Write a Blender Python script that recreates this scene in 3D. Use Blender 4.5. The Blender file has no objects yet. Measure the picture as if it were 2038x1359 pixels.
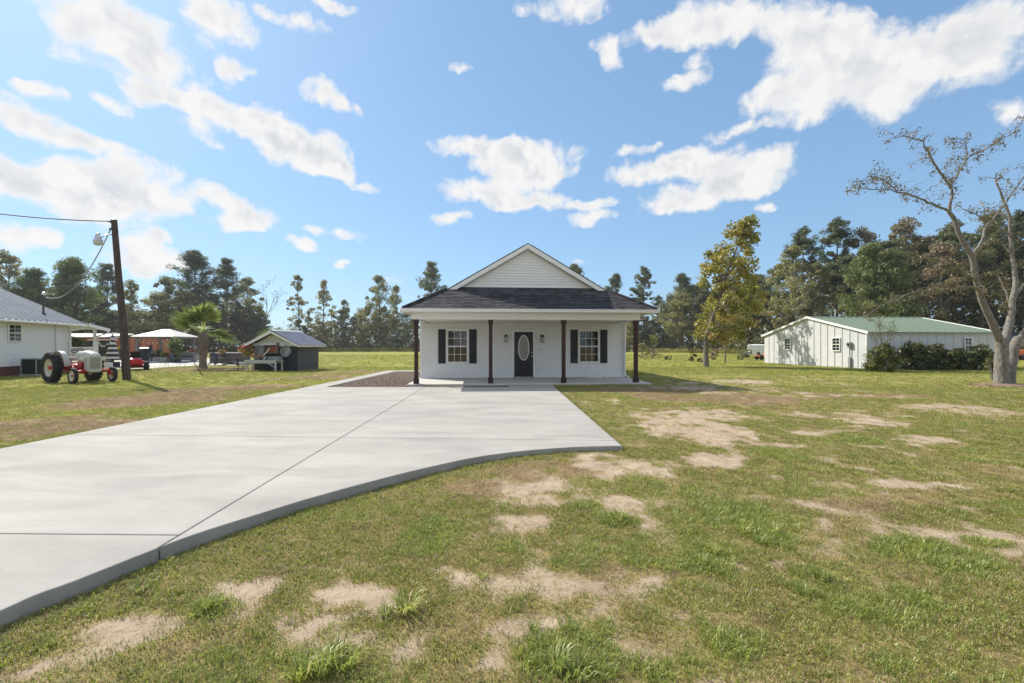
import bpy, bmesh, math, random
import numpy as np
from mathutils import Matrix, Vector, Euler

R = math.radians
SC = bpy.context.scene
COL = SC.collection
F, CX, HOR, CH = 906.0, 1019.0, 688.0, 1.575      # focal length in photo pixels, principal column, horizon row, camera height

# ------------------------------------------------------------------ camera
cam = bpy.data.cameras.new('camera')
cam.sensor_width = 36.0
cam.lens = 36.0 * F / 2038.0
cam.shift_y = (HOR - 679.5) / 2038.0
cam.clip_start = 0.05
cam.clip_end = 4000
camo = bpy.data.objects.new('camera', cam)
camo.location = (0, 0, CH)
camo.rotation_euler = (R(90), 0, 0)
COL.objects.link(camo)
SC.camera = camo

# ------------------------------------------------------------------ render settings
SC.render.engine = 'CYCLES'
SC.cycles.use_denoising = True
try:
    SC.cycles.denoiser = 'OPENIMAGEDENOISE'
except Exception:
    pass
SC.cycles.use_adaptive_sampling = True
SC.cycles.adaptive_threshold = 0.02
SC.cycles.max_bounces = 4
SC.cycles.diffuse_bounces = 2
SC.cycles.glossy_bounces = 2
SC.cycles.transmission_bounces = 3
SC.cycles.sample_clamp_indirect = 6
vs = SC.view_settings
vs.view_transform = 'Standard'
vs.look = 'None'
vs.exposure = 0.5
vs.gamma = 1.0
vs.use_curve_mapping = False

# ------------------------------------------------------------------ sun and sky
SUN_AZ, SUN_EL = -50.5, 41.0                        # azimuth clockwise from +Y (into the picture), elevation
sd = Vector((math.sin(R(SUN_AZ)) * math.cos(R(SUN_EL)), math.cos(R(SUN_AZ)) * math.cos(R(SUN_EL)), math.sin(R(SUN_EL))))
sun = bpy.data.lights.new('sun', 'SUN')
sun.energy = 4.6
sun.angle = R(0.6)
sun.color = (1.0, 0.93, 0.82)
suno = bpy.data.objects.new('sun', sun)
suno.rotation_euler = (-sd).to_track_quat('-Z', 'Y').to_euler()
suno.location = (-60, 50, 70)
COL.objects.link(suno)

W = bpy.data.worlds.new('World')
SC.world = W
W.use_nodes = True
wt = W.node_tree
wt.nodes.clear()


def N(t, typ, ins=None, **kw):
    n = t.nodes.new(typ)
    for k, v in kw.items():
        setattr(n, k, v)
    if ins:
        for k, v in ins.items():
            s = n.inputs[k]
            if isinstance(v, bpy.types.NodeSocket):
                t.links.new(v, s)
            else:
                s.default_value = v
    return n


def math_n(t, op, a, b=0.0, c=None, clamp=False):
    d = {0: a, 1: b}
    if c is not None:
        d[2] = c
    n = N(t, 'ShaderNodeMath', d, operation=op)
    n.use_clamp = clamp
    return n.outputs[0]


SKYT = (1.42, 1.98, 2.50, 1)
sky = N(wt, 'ShaderNodeTexSky', sky_type='NISHITA', sun_disc=False, sun_elevation=R(SUN_EL), sun_rotation=R(SUN_AZ),
        altitude=20.0, air_density=1.0, dust_density=0.6, ozone_density=2.2)
tc = N(wt, 'ShaderNodeTexCoord')
sep = N(wt, 'ShaderNodeSeparateXYZ', {0: tc.outputs['Generated']})
az = math_n(wt, 'ARCTAN2', sep.outputs[0], sep.outputs[1])
el = math_n(wt, 'ARCSINE', sep.outputs[2])
ae = N(wt, 'ShaderNodeCombineXYZ', {0: az, 1: el, 2: 0.0}).outputs[0]
# ragged edges: the cloud coordinates are pushed about by noise
wn = N(wt, 'ShaderNodeTexNoise', {'Vector': ae, 'Scale': 9.0, 'Detail': 3.0, 'Roughness': 0.62}, noise_dimensions='2D')
wv = N(wt, 'ShaderNodeVectorMath', {0: wn.outputs['Color'], 1: (0.5, 0.5, 0.5)}, operation='SUBTRACT').outputs[0]
wp = N(wt, 'ShaderNodeVectorMath', {0: wv, 1: (0.10, 0.05, 0.0), 2: ae}, operation='MULTIPLY_ADD').outputs[0]
CLOUDS = [  # azimuth/elevation cells read off the photograph as (column, row, half width, half height, weight)
    (220, 50, 150, 62, 1), (150, 70, 80, 45, .7), (430, 45, 90, 62, .9), (290, 105, 70, 36, .8), (165, 125, 70, 20, .6), (320, 150, 95, 36, .75),
    (455, 145, 40, 32, .55), (510, 155, 40, 16, .7), (110, 190, 62, 20, .9), (65, 240, 85, 42, 1), (145, 278, 50, 20, .8), (225, 200, 55, 20, .6),
    (330, 190, 85, 26, .9), (430, 222, 85, 32, 1), (520, 242, 70, 34, .9), (560, 275, 70, 30, .9), (625, 305, 75, 46, 1.1), (665, 342, 50, 22, .9),
    (732, 372, 45, 14, .8), (370, 250, 48, 26, .8), (412, 285, 32, 18, .7), (650, 178, 44, 32, 1), (690, 206, 26, 18, .8), (605, 52, 48, 24, .8),
    (655, 10, 60, 18, .7), (545, 22, 40, 20, .5), (250, 340, 110, 50, 1), (120, 352, 130, 48, .95), (200, 398, 200, 44, 1), (335, 400, 75, 32, .9),
    (15, 350, 60, 36, .8), (425, 388, 58, 24, .8), (502, 428, 60, 32, 1), (470, 442, 60, 16, .8), (40, 472, 65, 34, .7), (105, 485, 45, 24, .7),
    (275, 500, 85, 44, .95), (305, 530, 60, 24, .8), (320, 468, 50, 16, .7), (170, 440, 60, 24, .6), (605, 492, 38, 16, .9), (632, 460, 42, 12, .7), (697, 474, 32, 16, .8),
    (672, 523, 20, 9, .6), (285, 552, 30, 12, .7), (950, 290, 105, 26, 1), (1045, 318, 110, 42, 1.1), (1070, 350, 80, 22, .8), (985, 385, 135, 26, .95),
    (1055, 402, 75, 18, .8), (895, 432, 52, 14, .95), (1165, 410, 58, 13, .8), (1172, 437, 52, 14, .9), (920, 135, 26, 11, .6), (1045, 15, 36, 20, .6),
    (1150, 15, 75, 38, .8), (1212, 88, 42, 24, .75), (1215, 125, 36, 26, .8), (1403, 130, 34, 34, .7), (1368, 166, 55, 22, .65), (1300, 62, 55, 32, .85),
    (1385, 45, 100, 44, .95), (1505, 35, 120, 46, 1), (1610, 62, 110, 46, 1), (1645, 115, 140, 60, .9), (1760, 110, 140, 70, .95), (1860, 110, 100, 60, .8),
    (1985, 70, 110, 100, 1.1), (1640, 205, 180, 46, .7), (1790, 195, 130, 60, .7), (1540, 190, 75, 32, .8), (1450, 262, 75, 16, .6), (2015, 215, 60, 34, .7),
    (1300, 342, 110, 28, 1), (1400, 322, 95, 34, 1), (1485, 350, 105, 38, 1), (1545, 308, 50, 22, .7), (1262, 300, 55, 14, .7), (1400, 388, 135, 28, 1),
    (1330, 412, 80, 14, .7), (1545, 405, 45, 12, .6), (1160, 522, 28, 10, .5), (770, 560, 40, 10, .35), (60, 590, 0.1, 0.1, 0)]
acc = None
for (px, py, rx, ry, w) in CLOUDS:
    if w <= 0:
        continue
    a0 = math.atan((px - CX) / F)
    rr = math.hypot(F, px - CX)
    e0 = math.atan((HOR - py) / rr)
    ra = rx / F * math.cos(a0) ** 2
    re = ry / rr * math.cos(e0) ** 2
    off = (-a0 / ra / 1.25, -e0 / re / 1.25, 0)
    if acc is not None:                              # a chain, so that the shader evaluates the cells one after another
        off = N(wt, 'ShaderNodeVectorMath', {0: acc, 1: (1e-7, 0, 0), 2: off}, operation='MULTIPLY_ADD').outputs[0]
    p = N(wt, 'ShaderNodeVectorMath', {0: wp, 1: (1 / ra / 1.25, 1 / re / 1.25, 0), 2: off}, operation='MULTIPLY_ADD').outputs[0]
    g = N(wt, 'ShaderNodeTexGradient', {'Vector': p}, gradient_type='SPHERICAL').outputs['Fac']
    acc = math_n(wt, 'MULTIPLY', g, w) if acc is None else math_n(wt, 'MULTIPLY_ADD', g, w, acc)
# the same kind of clouds go on round the rest of the sky
gn = N(wt, 'ShaderNodeTexNoise', {'Vector': tc.outputs['Generated'], 'Scale': 4.2, 'Detail': 2.0, 'Roughness': 0.5}).outputs['Fac']
gn = N(wt, 'ShaderNodeMapRange', {'Value': gn, 'From Min': 0.4, 'From Max': 0.64, 'To Min': 0.0, 'To Max': 1.0}).outputs[0]
out = N(wt, 'ShaderNodeMapRange', {'Value': sep.outputs[1], 'From Min': 0.55, 'From Max': 0.3, 'To Min': 0.0, 'To Max': 1.0}).outputs[0]
acc = math_n(wt, 'MULTIPLY_ADD', gn, out, acc)
fb = N(wt, 'ShaderNodeTexNoise', {'Vector': ae, 'Scale': 15.0, 'Detail': 8.0, 'Roughness': 0.66, 'Distortion': 0.3}, noise_dimensions='2D').outputs['Fac']
bias = N(wt, 'ShaderNodeMapRange', {'Value': acc, 'From Min': 0.0, 'From Max': 0.22, 'To Min': 1.15, 'To Max': 0.85}).outputs[0]      # clear blue between the heaps
dens = math_n(wt, 'MULTIPLY_ADD', fb, 1.55, math_n(wt, 'SUBTRACT', acc, bias))
cov = N(wt, 'ShaderNodeMapRange', {'Value': dens, 'From Min': -0.02, 'From Max': 0.62, 'To Min': 0.0, 'To Max': 0.97}, interpolation_type='SMOOTHSTEP').outputs[0]
# thin veil between the heaps, thicker lumps go slightly grey below
lump = N(wt, 'ShaderNodeTexNoise', {'Vector': N(wt, 'ShaderNodeVectorMath', {0: ae, 1: (0.02, -0.035, 0)}, operation='ADD').outputs[0], 'Scale': 16.0, 'Detail': 2.0, 'Roughness': 0.6}, noise_dimensions='2D').outputs['Fac']
shd = math_n(wt, 'SUBTRACT', fb, lump)
shd = N(wt, 'ShaderNodeMapRange', {'Value': shd, 'From Min': -0.14, 'From Max': 0.12, 'To Min': 0.0, 'To Max': 1.0}).outputs[0]
deep = N(wt, 'ShaderNodeMapRange', {'Value': dens, 'From Min': 0.3, 'From Max': 1.1, 'To Min': 0.0, 'To Max': 1.0}).outputs[0]
greyf = math_n(wt, 'MULTIPLY', deep, math_n(wt, 'SUBTRACT', 1.0, shd), clamp=True)
ccol = N(wt, 'ShaderNodeMix', {0: greyf, 6: (6.4, 6.3, 6.2, 1), 7: (4.75, 4.9, 5.15, 1)}, data_type='RGBA').outputs[2]
skg = N(wt, 'ShaderNodeGamma', {'Color': sky.outputs[0], 'Gamma': 0.50}).outputs[0]          # flatter sky, as the photograph's exposure shows it
skyc = N(wt, 'ShaderNodeMix', {0: 1.0, 6: skg, 7: SKYT}, data_type='RGBA', blend_type='MULTIPLY').outputs[2]
mixc = N(wt, 'ShaderNodeMix', {0: cov, 6: skyc, 7: ccol}, data_type='RGBA').outputs[2]
bg = N(wt, 'ShaderNodeBackground', {'Color': mixc, 'Strength': 0.105})
wo = N(wt, 'ShaderNodeOutputWorld', {0: bg.outputs[0]})
W.cycles.sampling_method = 'NONE'                     # a smooth sky: the sun is a lamp of its own


# ------------------------------------------------------------------ helpers
def G(px, py, z=0.0):
    """point of the plane z seen at photo pixel (px, py)"""
    y = F * (CH - z) / (py - HOR)
    return Vector(((px - CX) / F * y, y, z))


def A(px, py, y):
    """point at depth y seen at photo pixel (px, py)"""
    return Vector(((px - CX) / F * y, y, CH + (HOR - py) / F * y))


class MB:
    """collects shapes into one mesh"""

    def __init__(self, T=None):
        self.v, self.f, self.T = [], [], T

    def add(self, vs, fs):
        o = len(self.v)
        T = self.T
        self.v += [tuple(T @ Vector(p)) if T is not None else tuple(p) for p in vs]
        self.f += [tuple(i + o for i in q) for q in fs]
        return self

    def box(self, x0, x1, y0, y1, z0, z1):
        return self.add([(x0, y0, z0), (x1, y0, z0), (x1, y1, z0), (x0, y1, z0), (x0, y0, z1), (x1, y0, z1), (x1, y1, z1), (x0, y1, z1)],
                        [(0, 3, 2, 1), (4, 5, 6, 7), (0, 1, 5, 4), (1, 2, 6, 5), (2, 3, 7, 6), (3, 0, 4, 7)])

    def bbox(self, x0, x1, y0, y1, z0, z1, b=0.01):
        """box with chamfered edges"""
        sx, sy, sz = x1 - x0, y1 - y0, z1 - z0
        b = min(b, sx * .49, sy * .49, sz * .49)
        rings = []
        for (z, i) in ((z0, b), (z0 + b, 0), (z1 - b, 0), (z1, b)):
            xa, xb, ya, yb = x0 + i, x1 - i, y0 + i, y1 - i
            c = b
            rings.append([(xa + c, ya, z), (xb - c, ya, z), (xb, ya + c, z), (xb, yb - c, z), (xb - c, yb, z), (xa + c, yb, z), (xa, yb - c, z), (xa, ya + c, z)])
        return self.loft(rings)

    def loft(self, rings, cap=True, closed=True):
        n = len(rings[0])
        vs = [p for r in rings for p in r]
        fs = []
        for k in range(len(rings) - 1):
            for i in range(n if closed else n - 1):
                j = (i + 1) % n
                fs.append((k * n + i, k * n + j, (k + 1) * n + j, (k + 1) * n + i))
        if cap:
            fs.append(tuple(range(n - 1, -1, -1)))
            fs.append(tuple((len(rings) - 1) * n + i for i in range(n)))
        return self.add(vs, fs)

    def tube(self, pts, rad, n=8, cap=True):
        pts = [Vector(p) for p in pts]
        if not hasattr(rad, '__len__'):
            rad = [rad] * len(pts)
        rings = []
        up = None
        for i, p in enumerate(pts):
            d = (pts[min(i + 1, len(pts) - 1)] - pts[max(i - 1, 0)])
            if d.length < 1e-9:
                d = Vector((0, 0, 1))
            d.normalize()
            if up is None:
                up = Vector((1, 0, 0)) if abs(d.x) < .9 else Vector((0, 1, 0))
            a = d.cross(up)
            if a.length < 1e-6:
                a = d.orthogonal()
            a.normalize()
            up = a.cross(d)
            rings.append([tuple(p + (a * math.cos(2 * math.pi * k / n) + up * math.sin(2 * math.pi * k / n)) * rad[i]) for k in range(n)])
        return self.loft(rings, cap)

    def cyl(self, p0, p1, r0, r1=None, n=12):
        return self.tube([p0, p1], [r0, r0 if r1 is None else r1], n)

    def lathe(self, prof, o=(0, 0, 0), axis=(0, 0, 1), n=16, cap=True):
        q = Vector(axis).to_track_quat('Z', 'Y')
        rings = []
        for (r, h) in prof:
            rings.append([tuple(Vector(o) + q @ Vector((r * math.cos(2 * math.pi * k / n), r * math.sin(2 * math.pi * k / n), h))) for k in range(n)])
        return self.loft(rings, cap)

    def torus(self, o, axis, r, t, n=20, m=6):
        prof = [(r + t * math.cos(2 * math.pi * i / m), t * math.sin(2 * math.pi * i / m)) for i in range(m + 1)]
        return self.lathe(prof, o, axis, n, cap=False)

    def prism(self, poly, a, b, axis='y'):
        """2D polygon swept along an axis from a to b: y -> (x,z), x -> (y,z), z -> (x,y)"""
        def P(p, t):
            return {'y': (p[0], t, p[1]), 'x': (t, p[0], p[1]), 'z': (p[0], p[1], t)}[axis]
        return self.loft([[P(p, a) for p in poly], [P(p, b) for p in poly]])

    def ball(self, o, r, n=8, m=5, s=(1, 1, 1)):
        rings = []
        for i in range(m + 1):
            t = math.pi * (i + .02) / (m + .04)
            rings.append([(o[0] + s[0] * r * math.sin(t) * math.cos(2 * math.pi * k / n), o[1] + s[1] * r * math.sin(t) * math.sin(2 * math.pi * k / n), o[2] - s[2] * r * math.cos(t)) for k in range(n)])
        return self.loft(rings)

    def mesh(self, name, mat=None, smooth=False):
        me = bpy.data.meshes.new(name)
        me.from_pydata(self.v, [], self.f)
        bm = bmesh.new()
        bm.from_mesh(me)
        bmesh.ops.recalc_face_normals(bm, faces=bm.faces)
        bm.to_mesh(me)
        bm.free()
        if mat is not None:
            me.materials.append(mat)
        if smooth:
            me.polygons.foreach_set('use_smooth', [True] * len(me.polygons))
            try:
                me.set_sharp_from_angle(angle=R(40))
            except Exception:
                pass
        me.update()
        return me


def tag(o, label=None, cat=None, group=None, kind=None):
    if label:
        o['label'] = label
    if cat:
        o['category'] = cat
    if group:
        o['group'] = group
    if kind:
        o['kind'] = kind
    return o


def link(name, me, parent=None, loc=None, rz=0):
    o = bpy.data.objects.new(name, me)
    COL.objects.link(o)
    if parent is not None:
        o.parent = parent
    if loc is not None:
        o.location = loc
    if rz:
        o.rotation_euler = (0, 0, rz)
    return o


def root(name, label, cat, loc=(0, 0, 0), rz=0, group=None):
    return tag(link(name, None, None, loc, rz), label, cat, group)


def part(name, mb, mat, parent, smooth=False, label=None):
    return tag(link(name, mb.mesh(name, mat, smooth), parent), label)


def single(name, mb, mat, label, cat, group=None, smooth=False, loc=None, rz=0):
    return tag(link(name, mb.mesh(name, mat, smooth), None, loc, rz), label, cat, group)


def struct(name, mb, mat, smooth=False):
    return tag(link(name, mb.mesh(name, mat, smooth)), kind='structure')


def copy_tree(o, parent=None):
    c = o.copy()
    COL.objects.link(c)
    c.parent = parent
    for ch in list(o.children):
        copy_tree(ch, c)
    return c


# ------------------------------------------------------------------ materials
def lin(h):
    h = h.lstrip('#')
    c = [int(h[i:i + 2], 16) / 255 for i in (0, 2, 4)]
    return tuple(((x + .055) / 1.055) ** 2.4 if x > .04045 else x / 12.92 for x in c) + (1,)


def col(c):
    return lin(c) if isinstance(c, str) else (tuple(c) + (1,) if len(c) == 3 else c)


def M(name, c, rough=.6, metal=0., var=.12, scale=6., bump=0., bscale=60., c2=None, spec=.4, stretch=None, coat=0.):
    """painted / plain surface with soft tonal wear and fine relief"""
    m = bpy.data.materials.new(name)
    m.use_nodes = True
    t = m.node_tree
    b = t.nodes['Principled BSDF']
    c = col(c)
    co = N(t, 'ShaderNodeTexCoord').outputs['Object']
    if stretch:
        co = N(t, 'ShaderNodeVectorMath', {0: co, 1: stretch}, operation='MULTIPLY').outputs[0]
    nz = N(t, 'ShaderNodeTexNoise', {'Vector': co, 'Scale': scale, 'Detail': 6., 'Roughness': .65}).outputs['Fac']
    fac = N(t, 'ShaderNodeMapRange', {'Value': nz, 'From Min': .3, 'From Max': .7}).outputs[0]
    ca = tuple(x * (1 - var) for x in c[:3]) + (1,)
    cb = col(c2) if c2 else tuple(min(1, x * (1 + var)) for x in c[:3]) + (1,)
    mx = N(t, 'ShaderNodeMix', {0: fac, 6: ca, 7: cb}, data_type='RGBA').outputs[2]
    t.links.new(mx, b.inputs['Base Color'])
    b.inputs['Roughness'].default_value = rough
    b.inputs['Metallic'].default_value = metal
    b.inputs['Specular IOR Level'].default_value = spec
    if coat:
        b.inputs['Coat Weight'].default_value = coat
    rr = N(t, 'ShaderNodeMapRange', {'Value': nz, 'From Min': .3, 'From Max': .7, 'To Min': max(.03, rough - .08), 'To Max': min(1, rough + .08)}).outputs[0]
    t.links.new(rr, b.inputs['Roughness'])
    if bump:
        n2 = N(t, 'ShaderNodeTexNoise', {'Vector': co, 'Scale': bscale, 'Detail': 4.}).outputs['Fac']
        bp = N(t, 'ShaderNodeBump', {'Strength': bump, 'Distance': .02, 'Height': n2}).outputs[0]
        t.links.new(bp, b.inputs['Normal'])
    return m


def leafmat(name, ca, cb, trans=.35, cdry=None, rnd=.25):
    m = bpy.data.materials.new(name)
    m.use_nodes = True
    t = m.node_tree
    t.nodes.clear()
    at = N(t, 'ShaderNodeAttribute', attribute_name='v').outputs['Fac']
    c = N(t, 'ShaderNodeMix', {0: at, 6: col(ca), 7: col(cb)}, data_type='RGBA').outputs[2]
    if cdry:
        f = N(t, 'ShaderNodeMapRange', {'Value': at, 'From Min': .86, 'From Max': .93}).outputs[0]
        c = N(t, 'ShaderNodeMix', {0: f, 6: c, 7: col(cdry)}, data_type='RGBA').outputs[2]
    oi = N(t, 'ShaderNodeObjectInfo').outputs['Random']
    v = N(t, 'ShaderNodeMapRange', {'Value': oi, 'To Min': 1 - rnd, 'To Max': 1 + rnd}).outputs[0]
    h = N(t, 'ShaderNodeMapRange', {'Value': oi, 'To Min': .515, 'To Max': .485}).outputs[0]
    c = N(t, 'ShaderNodeHueSaturation', {'Color': c, 'Value': v, 'Hue': h}).outputs[0]
    d = N(t, 'ShaderNodeBsdfDiffuse', {'Color': c}).outputs[0]
    tr = N(t, 'ShaderNodeBsdfTranslucent', {'Color': c}).outputs[0]
    gl = N(t, 'ShaderNodeBsdfGlossy', {'Color': (1, 1, 1, 1), 'Roughness': .45}).outputs[0]
    s = N(t, 'ShaderNodeMixShader', {0: trans, 1: d, 2: tr}).outputs[0]
    s = N(t, 'ShaderNodeMixShader', {0: .035, 1: s, 2: gl}).outputs[0]
    N(t, 'ShaderNodeOutputMaterial', {0: s})
    return m


def glassmat(name, c=(.012, .014, .016), rough=.03):
    m = bpy.data.materials.new(name)
    m.use_nodes = True
    b = m.node_tree.nodes['Principled BSDF']
    b.inputs['Base Color'].default_value = c + (1,)
    b.inputs['Roughness'].default_value = rough
    b.inputs['Specular IOR Level'].default_value = .9
    co = N(m.node_tree, 'ShaderNodeTexCoord').outputs['Object']
    nz = N(m.node_tree, 'ShaderNodeTexNoise', {'Vector': co, 'Scale': 3., 'Detail': 1.}).outputs['Fac']
    m.node_tree.links.new(N(m.node_tree, 'ShaderNodeBump', {'Strength': .04, 'Distance': .03, 'Height': nz}).outputs[0], b.inputs['Normal'])
    return m


MT = dict(
    siding=M('white vinyl siding', (.80, .80, .785), .45, var=.035, scale=2.5, bump=.05, bscale=30, stretch=(.15, 1, 6)),
    trim=M('white aluminium trim', (.82, .815, .80), .4, var=.03),
    ceiling=M('porch ceiling vinyl', (.80, .80, .78), .5, var=.03),
    concrete_slab=M('porch concrete', (.52, .505, .475), .8, var=.1, scale=2, bump=.15, bscale=90),
    post=M('dark red brown stain', (.040, .014, .013), .5, var=.35, scale=3, stretch=(8, 8, .6), bump=.12),
    shutter=M('charcoal shutter', (.014, .015, .021), .45, var=.15),
    door=M('black door paint', (.012, .013, .018), .32, var=.15),
    glass=glassmat('window glass'),
    leaded=M('leaded oval glass', (.34, .33, .28), .15, var=.55, scale=22, bump=.6, bscale=26, c2=(.62, .60, .54)),
    came=M('lead came', (.16, .15, .13), .35, .7),
    black=M('black metal', (.012, .012, .013), .45, var=.2),
    steel=M('brushed nickel', (.62, .61, .58), .28, .9),
    lampglass=M('clear lamp glass', (.55, .55, .52), .1, var=.1),
    fdark=M('shade grey metal', (.05, .05, .055), .5),
)


# ------------------------------------------------------------------ ground noise and masks
def _hash(ix, iy, s):
    h = (ix.astype(np.int64) * 374761393 + iy.astype(np.int64) * 668265263 + s * 974711) & 0xFFFFFFFF
    h = ((h ^ (h >> 13)) * 1274126177) & 0xFFFFFFFF
    return ((h ^ (h >> 16)) & 0xFFFF) / 65535.0


def vnoise(x, y, s):
    ix, iy = np.floor(x), np.floor(y)
    fx, fy = x - ix, y - iy
    fx, fy = fx * fx * (3 - 2 * fx), fy * fy * (3 - 2 * fy)
    a, b, c, d = _hash(ix, iy, s), _hash(ix + 1, iy, s), _hash(ix, iy + 1, s), _hash(ix + 1, iy + 1, s)
    return (a * (1 - fx) + b * fx) * (1 - fy) + (c * (1 - fx) + d * fx) * fy


def fbm(x, y, s, o=4, g=.5):
    r, a, t = 0, 1., 0
    for k in range(o):
        r = r + a * vnoise(x * 2 ** k + 13.7 * k, y * 2 ** k - 7.1 * k, s + k)
        t += a
        a *= g
    return r / t


def sst(a, b, x):
    t = np.clip((x - a) / (b - a), 0, 1)
    return t * t * (3 - 2 * t)


def ells(lst, x, y, soft=1.0):
    """sum of soft patches given as photo ellipses, turned into patches of the ground"""
    r = np.zeros_like(x)
    for (px, py, rx, ry, w) in lst:
        c = G(px, py)
        ax = rx * c.y / F
        ay = max(abs(G(px, py - ry).y - G(px, py + ry).y) / 2, .05)
        d = np.sqrt(((x - c.x) / ax) ** 2 + ((y - c.y) / ay) ** 2)
        r = np.maximum(r, w * sst(1.45, .45, d))
    return r


BARE = [(1362, 857, 130, 22, 1), (1447, 872, 110, 20, .95), (1405, 832, 110, 12, .85), (1234, 929, 90, 22, 1), (1192, 915, 60, 12, .9), (1426, 920, 60, 14, 1),
        (1277, 1002, 100, 17, .9), (1315, 1058, 38, 28, .8), (1043, 1027, 60, 18, .7), (1362, 1087, 25, 9, .9), (1473, 1125, 36, 11, 1), (1567, 1125, 42, 15, 1),
        (1307, 1155, 26, 10, .8), (1085, 972, 70, 18, .75), (1136, 1078, 45, 14, .6), (1640, 916, 28, 10, .9), (1597, 1036, 60, 11, .6), (1081, 1227, 50, 15, .6),
        (726, 1189, 95, 34, .85), (623, 1234, 90, 28, .85), (503, 1172, 55, 22, .7), (888, 1137, 50, 24, .7), (675, 1268, 60, 22, .8), (1046, 1045, 40, 14, .6),
        (795, 1309, 40, 28, .7), (1053, 1240, 60, 18, .6), (264, 1246, 90, 26, .7), (30, 1325, 70, 30, .7), (449, 1164, 30, 14, .6), (1880, 818, 95, 10, .95),
        (1700, 822, 26, 4, .9), (1730, 845, 70, 9, .8), (1600, 832, 40, 5, .8), (1830, 880, 60, 8, .6), (1650, 965, 40, 8, .9), (1780, 962, 60, 12, .95), (1880, 965, 45, 9, .9),
        (1740, 1078, 30, 7, .8), (1720, 935, 30, 7, .8), (1960, 1010, 60, 10, .5), (1900, 1000, 30, 8, .5), (1480, 762, 60, 4, .9), (1400, 776, 130, 7, .5), (1620, 1190, 40, 10, .5), (1380, 765, 90, 4, .6),
        (1620, 790, 60, 5, .55), (1560, 890, 40, 8, .6), (950, 1320, 60, 12, .4), (1590, 870, 50, 6, .6), (1905, 1110, 60, 10, .4)]
LUSH = [(1554, 908, 55, 17, 1), (1469, 1027, 130, 36, 1), (1520, 1065, 60, 30, .9), (1405, 1112, 105, 32, .9), (1618, 1155, 45, 42, .9), (1290, 1117, 60, 14, .7),
        (1128, 1313, 105, 46, 1), (1179, 1249, 60, 20, .8), (1158, 1006, 45, 10, .8), (1230, 1036, 45, 14, .8), (1247, 797, 22, 6, .8), (1213, 844, 28, 11, .9),
        (658, 1326, 90, 38, 1), (415, 1211, 42, 20, 1), (864, 1058, 60, 32, .8), (843, 1096, 60, 14, .8), (1700, 880, 60, 10, .7), (1610, 940, 50, 9, .6),
        (1880, 845, 90, 8, .6), (2000, 860, 60, 10, .5), (1980, 905, 50, 12, .6), (1700, 1200, 120, 50, .6), (1900, 1200, 120, 60, .6), (1330, 1250, 60, 26, .5),
        (1520, 830, 30, 6, .8), (250, 1170, 40, 22, .7), (330, 1120, 50, 15, .7), (520, 1060, 50, 16, .6), (120, 1240, 40, 14, .5), (1060, 1330, 30, 16, .5), (1960, 1080, 60, 12, .6), (1700, 1260, 300, 80, .62), (1480, 1290, 160, 55, .6), (1850, 1110, 150, 45, .6), (1400, 1190, 90, 40, .5), (1750, 1130, 90, 30, .55), (1330, 1330, 120, 30, .55), (980, 1090, 70, 24, .4)]
DRY = [(140, 850, 150, 16, .9), (60, 845, 130, 22, .9), (300, 800, 160, 16, .95), (450, 775, 130, 10, .9), (600, 752, 120, 6, .85), (700, 742, 90, 4, .7), (30, 870, 90, 14, .9),
       (1370, 790, 130, 12, .9), (1280, 778, 120, 8, .9), (1480, 800, 130, 12, .75), (1250, 1130, 130, 40, .6), (1150, 1160, 120, 40, .6), (960, 1150, 100, 40, .5),
       (1100, 940, 110, 22, .8), (950, 970, 90, 20, .7), (700, 1030, 90, 20, .6), (560, 1130, 90, 20, .5), (300, 1130, 70, 10, .6), (1700, 1000, 100, 20, .4), (900, 1240, 130, 40, .55),
       (150, 1200, 60, 16, .5), (1480, 1220, 100, 30, .5), (1750, 790, 160, 8, .5), (420, 735, 120, 5, .6), (1540, 960, 90, 15, .4), (1860, 990, 150, 20, .4), (400, 1290, 100, 24, .6), (1300, 1300, 80, 30, .4)]


def masks(x, y):
    n1 = fbm(x * 1.1, y * 1.1, 3, 4)
    n2 = fbm(x * 3.7, y * 3.7, 11, 3)
    n3 = fbm(x * .35, y * .35, 23, 4)
    near = sst(24, 12, y) * sst(-7.5, -5, x)
    bare = ells(BARE, x, y)
    bare = bare * 1.08 + (n2 - .5) * 1.9 + (n1 - .5) * 1.2
    bg_ = (n1 - .5) * 2.0 + (n2 - .5) * 1.4 - .34            # thin spots all over the near lawn
    n5 = fbm(x * 9., y * 9., 77, 2)
    bare = bare + (n5 - .5) * .9 * near
    bare = np.where(near > 0, np.maximum(bare - .38, bg_ * near), bare - .6)
    bare = sst(-.25, .55, bare)
    lush = ells(LUSH, x, y)
    lush = sst(.25, 1.05, lush + (n2 - .5) * 1.5 + (n1 - .5) * .8)
    lush = np.maximum(lush, sst(.64, .74, fbm(x * 1.4, y * 1.4, 41, 3)) * .55 * near)
    bare = bare * (1 - lush)
    dry = ells(DRY, x, y) + (n3 - .48) * 1.1 + (n1 - .5) * .9 + .12 * near
    dry = sst(.15, .8, dry) * (1 - .8 * lush)
    return bare, dry, lush


def gz(x, y):
    """height of the lawn"""
    r = .06 * sst(4.8, 8.5, y) * sst(34, 24, y) * sst(-12, -8, x) * sst(16, 11, x)
    b = (fbm(x * .8, y * .8, 61, 3) - .5) * .035 * sst(40, 10, y)
    inside = (x > -7.6) & (x < 1.9) & (y > -15) & (y < 28)
    return r + np.where(inside, -abs(b), b)


def gzf(x, y):
    return float(gz(np.array([float(x)]), np.array([float(y)]))[0])


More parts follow.
